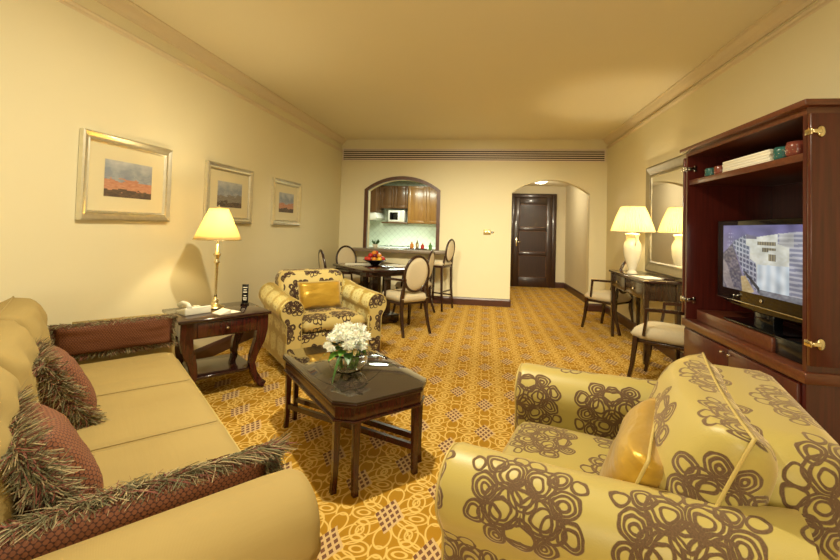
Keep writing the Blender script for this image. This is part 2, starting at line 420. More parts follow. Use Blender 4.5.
def seam_path(wd, ht, corner=.05, n=12, grow=0):
    pts = []
    def P(a_, b_):
        pin = 1 - corner * (1 - abs(a_) ** 2) * abs(b_) ** 2; pin2 = 1 - corner * (1 - abs(b_) ** 2) * abs(a_) ** 2
        return (a_ * (wd / 2 * pin2 + grow), 0, b_ * (ht / 2 * pin + grow))
    for i in range(n): pts.append(P(-1 + 2 * i / n, -1))
    for i in range(n): pts.append(P(1, -1 + 2 * i / n))
    for i in range(n): pts.append(P(1 - 2 * i / n, 1))
    for i in range(n): pts.append(P(-1, 1 - 2 * i / n))
    return pts
def fringe(path, normals_y, L=.05, per=.0022, wdt=.0034, rnd=None, spread=.8, outward=None, closed=True):
    """loopy brush fringe: many curled yarn strands leaving a seam; colours by three meshes"""
    rnd = rnd or random.Random(3); gs = [G(), G(), G()]
    n = len(path); c = Vector((0, 0, 0))
    for p in path: c += Vector(p) / n
    for i in range(n if closed else n - 1):
        A, B = Vector(path[i]), Vector(path[(i + 1) % n]); seg = (B - A).length; t = (B - A).normalized() if seg > 0 else Vector((1, 0, 0))
        for k_ in range(max(1, int(seg / per))):
            p = A.lerp(B, rnd.random()); out = outward(p) if outward else (p - c).normalized()
            dirn = (out + normals_y * rnd.uniform(-spread, spread) + t * rnd.uniform(-.6, .6)).normalized()
            bend = (normals_y * rnd.uniform(-1, 1) + t * rnd.uniform(-1, 1) + Vector((0, 0, -.5))) * L * 1.1; p = p - out * .012 * rnd.random() + normals_y * rnd.uniform(-.012, .012)
            ln = L * rnd.uniform(.35, 1.05); g = gs[rnd.choices((0, 1, 2), (5, 3, 4))[0]]
            sd = dirn.cross(Vector((rnd.uniform(-1, 1), rnd.uniform(-1, 1), rnd.uniform(-1, 1)))).normalized() * wdt / 2
            prev = None
            for j in range(4):
                u = j / 3; q = p + dirn * ln * u + bend * u * u; s2 = sd * (1 - .3 * u)
                cur = (g.bm.verts.new(q - s2), g.bm.verts.new(q + s2))
                if prev: g.face((prev[0], prev[1], cur[1], cur[0]))
                prev = cur
    return gs
def add_fringe(parent, path, nrm, **k):
    gs = fringe(path, nrm, **k)
    me = bpy.data.meshes.new('fringe'); b = bmesh.new()
    for i, g in enumerate(gs):
        g.bm.to_mesh(me2 := bpy.data.meshes.new('t')); b.from_mesh(me2); bpy.data.meshes.remove(me2)
        b.faces.ensure_lookup_table(); g.bm.free()
        for f in b.faces:
            if not f.tag: f.material_index = i; f.tag = True
    b.to_mesh(me); b.free()
    for mm in ('fringe_olive', 'fringe_red', 'fringe_tan'): me.materials.append(M[mm])
    o = bpy.data.objects.new('fringe', me); link(o, parent); o['kind'] = 'stuff'; o['label'] = 'bushy olive and red yarn fringe'; return o
# ------------------------------------------------------------------ room shell
XL, XR, YB, ZC, YN = -2.605, 1.96, 7.074, 2.84, -1.9
g = G(); g.box(XL - .15, XR + .15, YN - .15, 9.9, -.1, 0); struct('floor', g, 'carpet')
g = G(); g.box(XL - .15, XR + .15, YN - .15, YB + .2, ZC, ZC + .1); struct('ceiling', g, 'ceiling_paint')
g = G(); g.box(XL - .15, XL, YN - .15, YB + .2, 0, ZC); struct('wall_left', g, 'wall_paint')
g = G(); g.box(XR, XR + .15, YN - .15, YB + .2, 0, ZC); struct('wall_right', g, 'wall_paint')
g = G(); g.box(XL, XR, YN - .15, YN, 0, ZC); struct('wall_front', g, 'wall_paint')
def arch_pts(x0, x1, zs, zt, n=24):
    c = (x0 + x1) / 2; hw = (x1 - x0) / 2; rise = zt - zs; Rr = (hw * hw + rise * rise) / (2 * rise); zc = zt - Rr; a0 = math.asin(hw / Rr)
    return [(c + Rr * math.sin(-a0 + 2 * a0 * i / n), zc + Rr * math.cos(-a0 + 2 * a0 * i / n)) for i in range(n + 1)]
WT = .17
PX0, PX1, PZ0, PZS, PZT = -2.10, -.855, .86, 1.93, 2.135
HX0, HX1, HZS, HZT = .42, 1.69, 1.93, 2.155
g = G()
y0, y1 = YB, YB + WT
g.box(XL, PX0, y0, y1, 0, ZC); g.box(PX0, PX1, y0, y1, 0, PZ0); g.box(PX1, HX0, y0, y1, 0, ZC); g.box(HX1, XR, y0, y1, 0, ZC)
for (a0, a1, zs, zt) in ((PX0, PX1, PZS, PZT), (HX0, HX1, HZS, HZT)):
    ap = arch_pts(a0, a1, zs, zt)
    for (p0, p1) in zip(ap, ap[1:]): g.prism([(p0[0], p0[1]), (p1[0], p1[1]), (p1[0], ZC), (p0[0], ZC)], 'y', y0, y1)
struct('wall_back', g, 'wall_paint')
# wooden arch frame of the serving hatch
g = G(); fw = .055
out = arch_pts(PX0 - fw, PX1 + fw, PZS + .02, PZT + fw); inn = arch_pts(PX0 + .006, PX1 - .006, PZS, PZT - .006)
out = [(PX0 - fw, .916)] + out + [(PX1 + fw, .916)]; inn = [(PX0 + .006, .916)] + inn + [(PX1 - .006, .916)]
for i in range(len(out) - 1): g.prism([out[i], out[i + 1], inn[i + 1], inn[i]], 'y', y0 - .025, y0 + .03)
struct('window_1', g, 'frame_wood')
# crown mouldings, picture rails
for nm, X, sg, zr in (('trim_1', XL, 1, 2.64), ('trim_2', XR, -1, 2.71)):
    g = G()
    pr = [(0, ZC), (.085, ZC), (.085, ZC - .012), (.065, ZC - .02), (.045, ZC - .05), (.02, ZC - .075), (.014, ZC - .095), (0, ZC - .095)]
    g.prism([(X + sg * a_, b_) for a_, b_ in pr], 'y', YN, YB)
    pr = [(0, zr + .018), (.016, zr + .014), (.026, zr), (.02, zr - .016), (.008, zr - .02), (0, zr - .03)]
    g.prism([(X + sg * a_, b_) for a_, b_ in pr], 'y', YN, YB)
    struct(nm, g, 'trim_paint')
# baseboards
def baseb(name, segs):
    g = G()
    for (x0, y0_, x1, y1_) in segs:
        d_ = Vector((x1 - x0, y1_ - y0_, 0)); L = d_.length; ang = math.atan2(d_.y, d_.x)
        g.prism([(0, 0), (.018, 0), (.018, .10), (.010, .125), (0, .13)], 'x', 0, L, M4=at((x0, y0_, 0), ang))
    struct(name, g, 'baseboard_wood')
baseb('baseboard_back', [(HX0, YB, PX1 - 1.75, YB), (XR, YB, HX1, YB), (HX0 , YB+WT, HX0, YB)])
baseb('baseboard_left', [(XL, YB, XL, YN)])
baseb('baseboard_right', [(XR, YN, XR, YB)])
baseb('baseboard_hall', [(HX1, YB, HX1, YB + WT), (1.86, YB + WT, 1.80, 9.75), (1.80, 9.75, 1.58, 9.75)])
# hall shell
HC = 2.33
g = G(); g.prism([(1.86, YB + WT), (1.80, 9.75), (2.1, 9.75), (2.1, YB + WT)], 'z', 0, HC); struct('wall_hall_right', g, 'hall_paint')
g = G(); g.box(.15, 2.1, 9.75, 9.9, 0, HC); struct('wall_hall_end', g, 'hall_paint')
g = G(); g.box(.15, .3, YB + WT, 9.75, 0, HC); struct('wall_hall_left', g, 'hall_paint')
g = G(); g.box(.15, 2.1, YB + WT, 9.9, HC, HC + .08); struct('ceiling_hall', g, 'ceiling_paint')
# entrance door
dr = bpy.data.objects.new('door_1', None); link(dr); dr['kind'] = 'structure'; dr.location = (1.07, 9.75, 0)
def door_geo():
    g = G(); W2 = .43; H = 2.06
    g.box(-W2, -W2 + .12, -.045, 0, 0, H, .004); g.box(W2 - .12, W2, -.045, 0, 0, H, .004)
    for z0, z1 in ((0, .22), (.72, .80), (1.29, 1.37), (1.9, H)): g.box(-W2 + .12, W2 - .12, -.045, 0, z0, z1, .004)
    g.box(-W2 + .1, W2 - .1, -.02, 0, .1, H - .05)
    return g
wood('door_wood', (.022, .007, .004), (.040, .012, .007), .35, (12, 12, 1))
obj('door_leaf', door_geo(), 'door_wood', dr)
g = G(); g.box(-.52, -.43, -.06, 0, 0, 2.15, .006); g.box(.43, .52, -.06, 0, 0, 2.15, .006); g.box(-.43, .43, -.06, 0, 2.06, 2.15, .006); obj('door_frame', g, 'door_wood', dr)
g = G()
for zc, h_ in ((.47, .50), (1.045, .49), (1.635, .53)):
    g.box(-.31, .31, -.034, -.024, zc - h_ / 2, zc - h_ / 2 + .018); g.box(-.31, .31, -.034, -.024, zc + h_ / 2 - .018, zc + h_ / 2)
    g.box(-.31, -.292, -.034, -.024, zc - h_ / 2, zc + h_ / 2); g.box(.292, .31, -.034, -.024, zc - h_ / 2, zc + h_ / 2)
obj('panel_moulding', g, 'frame_wood', dr)
g = G(); g.box(-.385, -.35, -.052, -.045, .93, 1.12, .003); g.tube([(-.367, -.05, 1.03), (-.367, -.09, 1.03), (-.28, -.095, 1.03)], .009, 8); obj('door_handle', g, 'brass_light', dr)
# hall ceiling lamp
t = thing('ceiling_light', 'glowing flush ceiling light of the hallway behind the arch', 'ceiling light', (1.05, 8.4, HC))
g = G(); g.lathe([(.17, 0), (.17, -.02), (.15, -.025)], 32); obj('rim', g, 'brass_light', t)
g = G(); g.lathe([(.15, -.022), (.13, -.06), (.08, -.085), (.0001, -.095)], 32); obj('glass_bowl', g, 'light_bowl', t)
bpy.data.objects['hall_ceiling_bulb'].location = (1.05, 8.4, 2.1)
# ------------------------------------------------------------------ kitchen behind the hatch
KY0, KY1, KX0, KX1, KC = YB + WT, 9.75, -3.3, -.45, 2.42
g = G(); g.box(KX0, KX1, KY0, KY1 + .1, -.1, -.005); struct('floor_kitchen', g, 'granite')
g = G(); g.box(KX0 - .1, KX1 + .1, KY0, KY1 + .1, KC, KC + .08); g.box(-2.6, -1.2, 7.7, 7.78, KC - .05, KC); g.box(-2.6, -1.2, 8.9, 8.98, KC - .05, KC); g.box(-2.6, -2.52, 7.78, 8.9, KC - .05, KC); g.box(-1.28, -1.2, 7.78, 8.9, KC - .05, KC)
struct('ceiling_kitchen', g, 'counter_white')
g = G(); g.box(KX0 - .1, KX0, KY0, KY1, 0, KC); struct('wall_kitchen_left', g, 'wall_paint')
g = G(); g.box(KX1, KX1 + .1, KY0, KY1, 0, KC); struct('wall_kitchen_right', g, 'wall_paint')
g = G(); g.box(KX0 - .1, KX1 + .1, KY1, KY1 + .1, 0, KC); struct('wall_kitchen_end', g, 'splash_tile')
def cabinet(name, label, x0, x1, yf, yb, z0, z1, ndoor, mat, face='y', group=None):
    t = thing(name, label, 'cabinet', ((x0 + x1) / 2, (yf + yb) / 2, z0), 0, group)
    cx, cy = (x0 + x1) / 2, (yf + yb) / 2
    g = G(); g.box(x0 - cx, x1 - cx, yf - cy, yb - cy, 0, z1 - z0); obj('cabinet_body', g, mat, t)
    lo, hi = (x0 - cx, x1 - cx) if face == 'y' else (yf - cy, yb - cy)
    for i in range(ndoor):
        a0 = lo + (hi - lo) * i / ndoor + .006; a1 = lo + (hi - lo) * (i + 1) / ndoor - .006; g = G(); g2 = G()
        fr = .06
        if face == 'y': bx = lambda p0, p1, q0, q1, d0, d1: g.box(p0, p1, yf - cy - d1, yf - cy - d0, q0, q1, .003)
        else: bx = lambda p0, p1, q0, q1, d0, d1: g.box(x1 - cx + d0, x1 - cx + d1, p0, p1, q0, q1, .003)
        H = z1 - z0
        bx(a0, a0 + fr, .01, H - .01, 0, .022); bx(a1 - fr, a1, .01, H - .01, 0, .022); bx(a0 + fr, a1 - fr, .01, .01 + fr, 0, .022); bx(a0 + fr, a1 - fr, H - .01 - fr, H - .01, 0, .022); bx(a0 + fr, a1 - fr, fr, H - fr, 0, .012)
        dd = obj('door', g, mat, t)
        kx = a1 - .03 if i % 2 == 0 else a0 + .03
        if face == 'y': g2.ball((kx, yf - cy - .03, .06), .009, 1)
        else: g2.ball((x1 - cx + .03, kx, .06), .009, 1)
        obj('knob', g2, 'steel', dd)
    return t
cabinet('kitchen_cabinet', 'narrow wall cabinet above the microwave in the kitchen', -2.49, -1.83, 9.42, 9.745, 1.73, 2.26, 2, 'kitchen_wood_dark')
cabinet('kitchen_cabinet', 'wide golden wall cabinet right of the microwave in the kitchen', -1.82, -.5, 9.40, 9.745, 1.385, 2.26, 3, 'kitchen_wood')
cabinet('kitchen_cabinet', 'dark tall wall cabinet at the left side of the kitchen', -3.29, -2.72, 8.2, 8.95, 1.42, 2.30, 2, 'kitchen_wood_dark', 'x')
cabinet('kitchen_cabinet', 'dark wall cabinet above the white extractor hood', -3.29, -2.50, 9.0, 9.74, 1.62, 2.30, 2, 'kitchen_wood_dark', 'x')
t = thing('extractor_hood', 'white extractor hood under the kitchen cabinets, left of the microwave', 'hood', (-2.84, 9.38, 1.44))
g = G(); g.prism([(-.44, 0), (.28, 0), (.40, .05), (.34, .175), (-.44, .175)], 'y', -.36, .36, .006); obj('hood_body', g, 'white_enamel', t)
g = G(); g.box(-.3, .2, -.28, .28, -.012, 0, .002); obj('grease_filter', g, 'steel', t)
t = thing('microwave_oven', 'white microwave oven under the kitchen wall cabinet', 'microwave', (-2.10, 9.58, 1.41))
g = G(); g.box(-.19, .20, -.17, .16, 0, .275, .008); obj('housing', g, 'white_enamel', t)
g = G(); g.box(-.18, .09, -.185, -.17, .015, .26, .004); dd = obj('door', g, 'white_enamel', t)
g = G(); g.box(-.145, .05, -.189, -.185, .05, .225, .003); obj('door_window', g, 'black_gloss', dd)
g = G(); g.box(.10, .19, -.178, -.17, .015, .26, .002); g.box(.115, .175, -.182, -.178, .20, .235); obj('control_panel', g, 'white_plastic', t)
g = G(); g.box(-2.44, -1.832, 9.40, 9.75, 1.378, 1.408, .003); tag(obj('shelf_board', g, 'kitchen_wood_dark'), 'wooden shelf carrying the white microwave oven', 'shelf')
# base units and worktop along the end wall
t = thing('base_cabinet', 'long kitchen base cabinet below the tiled splashback', 'cabinet', (-1.9, 9.45, 0))
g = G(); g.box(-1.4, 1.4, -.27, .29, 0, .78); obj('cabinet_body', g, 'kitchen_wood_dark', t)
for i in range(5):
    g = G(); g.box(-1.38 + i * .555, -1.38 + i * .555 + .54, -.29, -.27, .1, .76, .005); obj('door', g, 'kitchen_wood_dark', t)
g = G(); g.box(-3.29, -.46, 9.13, 9.75, .781, .84, .01); tag(obj('worktop', g, 'counter_white'), 'pale kitchen worktop below the tiled splashback', 'worktop')
t = thing('hob', 'dark cooking hob set on the pale kitchen worktop', 'hob', (-2.05, 9.42, .84))
g = G(); g.box(-.4, .4, -.22, .22, 0, .012, .004); obj('glass_plate', g, 'black_gloss', t)
for x in (-.22, .2):
    for y in (-.1, .1): g = G(); g.lathe([(.07, .0125), (.07, .022), (.05, .024), (.0001, .022)], 16, (x, y, 0)); obj('burner', g, 'steel', t)
# serving counter
g = G(); g.prism([(-2.33, 6.80), (-.60, 6.80), (-.60, YB - .001), (PX1 - .004, YB - .001), (PX1 - .004, 7.30), (PX0 + .004, 7.30), (PX0 + .004, YB - .001), (-2.33, YB - .001)], 'z', .861, .915, .008)
tag(obj('serving_counter', g, 'granite'), 'speckled brown granite counter of the serving hatch', 'counter')
def bottle(name, label, x, y, z, h, r, mat, cap='brass', group=None):
    t = thing(name, label, 'bottle', (x, y, z), 0, group)
    g = G(); g.lathe([(r * .9, 0), (r, .01), (r, h * .6), (r * .4, h * .75), (r * .35, h * .92)], 14); obj('bottle_body', g, mat, t)
    g = G(); g.lathe([(r * .4, h * .9), (r * .42, h), (r * .3, h)], 10); obj('cap', g, cap, t)
bottle('condiment_bottle', 'amber bottle at the left of the counter bottles', -1.30, 7.18, .915, .115, .032, 'fruit_orange')
bottle('condiment_bottle', 'tall gold bottle between the counter bottles', -1.20, 7.16, .915, .145, .028, 'brass_light')
bottle('condiment_bottle', 'red jar like bottle on the hatch counter', -1.11, 7.2, .915, .09, .032, 'fruit_red')
bottle('condiment_bottle', 'green bottle near the right jamb of the hatch', -.97, 7.2, .915, .12, .03, 'leaf')
g = G(); g.box(-1.40, -1.04, 7.06, 7.32, .9155, .927, .004); tag(obj('serving_tray', g, 'espresso'), 'dark serving tray under the bottles on the hatch counter', 'tray')
for o in bpy.data.objects:
    if o.name.startswith('condiment_bottle') and o.location.x < -1.0: o.location.z = .927
t = thing('potted_plant', 'small green plant on the left of the hatch counter', 'plant', (-1.93, 7.05, .915))
g = G(); g.lathe([(.035, 0), (.05, .07), (.046, .07), (.04, .06), (.0001, .06)], 16); obj('pot', g, 'porcelain', t)
g = G(); rr = random.Random(5)
for i in range(26):
    a_ = rr.uniform(0, 2 * PI); l = rr.uniform(.06, .12); q = Vector((math.cos(a_) * l * .7, math.sin(a_) * l * .6, .06 + l * rr.uniform(.5, 1)))
    g.tube([(0, 0, .055), q * .6 + Vector((0, 0, .02)), q], [.003, .012, .002], 5, flat=.3)
obj('foliage', g, 'leaf_dark', t)
# ------------------------------------------------------------------ air vent, switch
t = thing('air_vent', 'long slotted air conditioning grille high on the back wall', 'vent', (-.33, YB, 2.565))
hw = 2.24; g = G(); g.box(-hw, hw, -.004, 0, -.085, .095); obj('dark_slot', g, 'vent_dark', t)
g = G(); g.box(-hw, hw, -.02, 0, .095, .112, .002); g.box(-hw, hw, -.02, 0, -.10, -.085, .002); g.box(-hw - .012, -hw, -.02, 0, -.10, .112); g.box(hw, hw + .012, -.02, 0, -.10, .112); obj('frame', g, 'vent_metal', t)
g = G()
for i in range(5): g.box(-hw, hw, -.018, -.004, -.071 + i * .036, -.055 + i * .036, .002)
obj('louvre', g, 'vent_metal', t)
t = thing('wall_switch', 'small brass thermostat plate on the wall left of the arch', 'switch', (.03, YB, 1.25))
g = G(); g.box(-.075, .045, -.012, 0, -.045, .045, .004); obj('switch_plate', g, 'brass', t)
g = G(); g.box(-.055, -.02, -.018, -.012, -.02, .02, .002); g.box(.0, .03, -.018, -.012, -.02, .02, .002); obj('rocker', g, 'brass_light', t)
g = G(); g.box(.052, .10, -.02, 0, -.012, .012, .003); obj('knob', g, 'espresso', t)
# ------------------------------------------------------------------ painted prints (colour layer) helper
def picture_mesh(name, f, w_, h_, nx, ny, mat, parent, plane='yz', off=0):
    me = bpy.data.meshes.new(name); vs = []; fs = []
    for j in range(ny + 1):
        for i in range(nx + 1):
            a_, b_ = (i / nx - .5) * w_, (j / ny - .5) * h_
            vs.append((off, a_, b_))
    cols = []
    for j in range(ny):
        for i in range(nx):
            k_ = j * (nx + 1) + i; fs.append((k_, k_ + 1, k_ + nx + 2, k_ + nx + 1)); c = f((i + .5) / nx, (j + .5) / ny); cols += [(*c, 1)] * 4
    me.from_pydata(vs, [], fs); at_ = me.color_attributes.new('Col', 'FLOAT_COLOR', 'CORNER')
    for i, c in enumerate(cols): at_.data[i].color = c
    me.materials.append(M[mat]); o = bpy.data.objects.new(name, me); link(o, parent); return o
def lerp3(a_, b_, t_): return tuple(x + (y - x) * t_ for x, y in zip(a_, b_))
def landscape(seed, red):
    def f(u, v):
        n = noise.fractal(Vector((u * 3 + seed, v * 9, 0)), 1, 2, 4) * .12; n2 = noise.noise(Vector((u * 14 + seed, v * 40, 2))) * .5 + .5; z = v + n
        w_ = noise.fractal(Vector((u * 5 + seed, v * 4, 5)), 1, 2, 3) * .5 + .5
        if z > .62: c = lerp3((.26, .30, .36), (.56, .57, .56), max(0, min(1, (z - .6) * 1.6 + (w_ - .5) * .9)))
        elif z > .46: c = lerp3((.15, .19, .27), (.50, .52, .52), max(0, min(1, w_ * .5 + n2 * .4)))
        elif z > .20: c = lerp3((.42, .15, .08) if red else (.17, .15, .13), (.62, .36, .24) if red else (.30, .28, .24), n2)
        else: c = lerp3((.055, .045, .045), (.30, .19, .11), n2 * w_)
        return c
    return f
def frame_pic(name, label, y0, y1, z0, z1, seed, red):
    t = thing(name, label, 'picture', (XL, (y0 + y1) / 2, (z0 + z1) / 2), 0); W2, H2 = (y1 - y0) / 2, (z1 - z0) / 2; fwd = .065
    g = G()
    prof = [(0, 0), (0, .030), (.010, .036), (.020, .030), (.032, .022), (.044, .020), (.052, .024), (.060, .016), (fwd, .012), (fwd, 0)]   # (inward, out of wall)
    rings = []
    for (d_, o_) in prof: rings.append([g.bm.verts.new((o_ + .004, sy * (W2 - d_), sz * (H2 - d_))) for sy, sz in ((-1, -1), (1, -1), (1, 1), (-1, 1))])
    for A, B in zip(rings, rings[1:]):
        for j in range(4): g.face((A[j], A[(j + 1) % 4], B[(j + 1) % 4], B[j]), smooth=False)
    obj('frame', g, 'silver_leaf', t)
    g = G(); g.box(.001, .012, -W2 + .02, W2 - .02, -H2 + .02, H2 - .02); obj('mat_board', g, 'mat_board', t)
    pw, ph = (W2 - fwd) * 2 * .64, (H2 - fwd) * 2 * .56
    picture_mesh('print', landscape(seed, red), pw, ph, 44, 34, 'print_ink', t, off=.0135)
    return t
frame_pic('framed_picture', 'silver framed landscape print nearest the sofa, with red and blue hills', 2.30, 3.055, 1.29, 1.878, 1.3, True)
frame_pic('framed_picture', 'middle silver framed landscape print partly behind the lit table lamp', 3.49, 4.245, 1.285, 1.868, 7.7, False)
frame_pic('framed_picture', 'farthest silver framed landscape print on the left wall', 4.69, 5.43, 1.282, 1.86, 4.1, True)
# ------------------------------------------------------------------ sofa (local: x = along the front from far arm to near arm, y = facing)
SO = Vector((-1.95, 2.43, 0)); SA = math.radians(-42)
sofa = thing('sofa', 'tan upholstered two seat sofa with rolled arms and loose back cushions', 'sofa', SO, SA)
SU = 1.84    # seat width
g = G(); g.box(-.08, SU + .08, -.72, -.02, .06, .34, .02); obj('base', g, 'sofa_twill', sofa)
def seat_cushion(x0, x1, y0, y1, z0, z1):
    g = G(); n, m_ = 36, 20
    def top(u, v):
        a_, b_ = 2 * u - 1, 2 * v - 1; e_ = max(0, (1 - abs(a_) ** 10) * (1 - abs(b_) ** 8)) ** .35
        x = x0 + (x1 - x0) * u; y = y0 + (y1 - y0) * v; crease = 0
        for cx in (.66, 1.22): crease -= .022 * math.exp(-((x - cx - .05 * (y + .3)) / .011) ** 2)
        return Vector((x, y, z0 + .06 + (z1 - z0 - .06) * e_ + crease * e_ + .007 * noise.noise(Vector((x * 9, y * 1.6, 0))) * e_))
    g.grid(top, 130, m_, lambda u, v: (u * (x1 - x0), v * (y1 - y0)))
    def side(pts):
        for (a_, b_) in pts:
            A = [g.bm.verts.new((a_[0], a_[1], z)) for z in (z0, z0 + .06)]; B = [g.bm.verts.new((b_[0], b_[1], z)) for z in (z0, z0 + .06)]
            g.face((A[0], B[0], B[1], A[1]), ((0, 0), (1, 0), (1, .06), (0, .06)))
    side([((x0, y0), (x1, y0)), ((x1, y0), (x1, y1)), ((x1, y1), (x0, y1)), ((x0, y1), (x0, y0))])
    return g
sc = obj('seat_cushion', seat_cushion(-.04, SU + .05, -.72, .0, .341, .495), 'sofa_twill', sofa)
for cx in (.66, 1.22):
    g = G(); g.tube([(cx + .05 * (y + .3), y, .4915) for y in (-.6, -.4, -.2, -.10, -.05)], .003, 6); obj('seam', g, 'sofa_base_fabric', sc)
g = G()
g.tube([(-.02, .004, .40), (SU * .5, .006, .402), (SU + .03, .004, .40)], .006, 8); obj('piping', g, 'piping_gold', sc)
def sofa_arm(cx, flip, depth, r=.12, zc=.512):
    g = G(); n = 22
    # profile: inner panel up, roll over, down outside  (x toward outside = +1*flip)
    prof = [(-.085, .06), (-.085, .30), (-.085, .50)]
    for i in range(n + 1):
        a_ = PI + .45 - (PI + .9) * i / n + 0; prof.append((r * math.cos(a_) + .02, zc + r * math.sin(a_)))
    prof += [(.10, .46), (.10, .30), (.10, .06)]
    L = [0]
    for p_, q_ in zip(prof, prof[1:]): L.append(L[-1] + math.hypot(q_[0] - p_[0], q_[1] - p_[1]))
    ys = [0, .0, -.012, -.04, -.1, -.3, -depth]; ins = [.10, .045, .018, .004, 0, 0, 0]; ys[0] = .012
    rows = []
    cxm, czm = .01, .40
    for y, i_ in zip(ys, ins):
        row = []
        for (x, z) in prof:
            dx, dz = (0 if abs(x) < .001 else math.copysign(1, x)), 0
            ln = math.hypot(x - .02, z - zc)
            if z > .47: x2, z2 = .02 + (x - .02) * (1 - i_ / r * .8), zc + (z - zc) * (1 - i_ / r * .8)
            else: x2, z2 = x * (1 - i_ * 6 * .5), z
            row.append(g.bm.verts.new((cx + flip * x2, y, z2)))
        rows.append((row, y))
    for (A, ya), (B, yb) in zip(rows, rows[1:]):
        for j in range(len(prof) - 1): g.face((A[j], A[j + 1], B[j + 1], B[j]), ((ya, L[j]), (ya, L[j + 1]), (yb, L[j + 1]), (yb, L[j])))
    f = g.bm.faces.new(rows[0][0]); f.smooth = True
    for l in f.loops: l[g.uv].uv = (l.vert.co.x, l.vert.co.z)
    f = g.bm.faces.new(rows[-1][0][::-1])
    return g
obj('arm', sofa_arm(-.20, -1, .52, .105, .565), 'sofa_twill', sofa)
obj('arm', sofa_arm(SU + .13, 1, .88), 'sofa_twill', sofa)
g = G(); g.prism([(-.86, .06), (-.72, .06), (-.72, .34), (-.82, .72), (-.83, .74), (-.87, .72)], 'x', .06, SU + .08, .02); obj('back', g, 'sofa_twill', sofa)
for x, y in ((0, -.08), (SU, -.08), (.12, -.78), (SU, -.78)):
    g = G(); g.lathe([(.02, 0), (.03, .061)], 12, (x, y, 0)); obj('leg', g, 'espresso', sofa)
for i, (x, sc_) in enumerate(((.33, 1), (.94, 1), (1.54, 1))):
    o = obj('back_cushion', pillow(.60, .42, .24, 22, .02, .02, i * 3.1, .33), 'sofa_twill', sofa, (x, -.72, .675), (math.radians(10), 0, 0))
    g = G(); g.tube(seam_path(.60, .42, .02), .004, 6, closed=True); obj('piping', g, 'sofa_base_fabric', o)
# fringed cushions
def fringe_cushion(label, wd, ht, th, u, v, z, rz, rx, L=.05, seed=1, ry=0):
    loc = SO + RZ(SA) @ Vector((u, v, 0)); loc.z = z
    t = bpy.data.objects.new('fringed_cushion', None); link(t); tag(t, label, 'cushion'); t.location = loc; t.rotation_euler = (rx, ry, SA + rz)
    obj('cover', pillow(wd, ht, th, 16, .04, .008, seed), 'net_rust', t)
    sp = seam_path(wd, ht, .04, 14)
    add_fringe(t, sp, Vector((0, 1, 0)), L=L, rnd=random.Random(seed), per=.00016 if L > .036 else .0004)
    return t
fringe_cushion('long flat rust cushion with fringe leaning on the far sofa arm', .60, .20, .06, -.055, -.31, .600, PI / 2, math.radians(16), .024, 2)
fringe_cushion('long rust cushion with bushy fringe along the near sofa arm', .80, .17, .09, SU - .03, -.43, .542, PI / 2, math.radians(-8), .048, 3)
fringe_cushion('square rust netted cushion with fringe, farther of the two against the back', .33, .29, .16, .84, -.545, .630, math.radians(8), math.radians(28), .040, 4)
fringe_cushion('square rust netted cushion with fringe, nearer of the two against the back', .34, .30, .17, 1.55, -.55, .628, math.radians(8), math.radians(28), .044, 5)
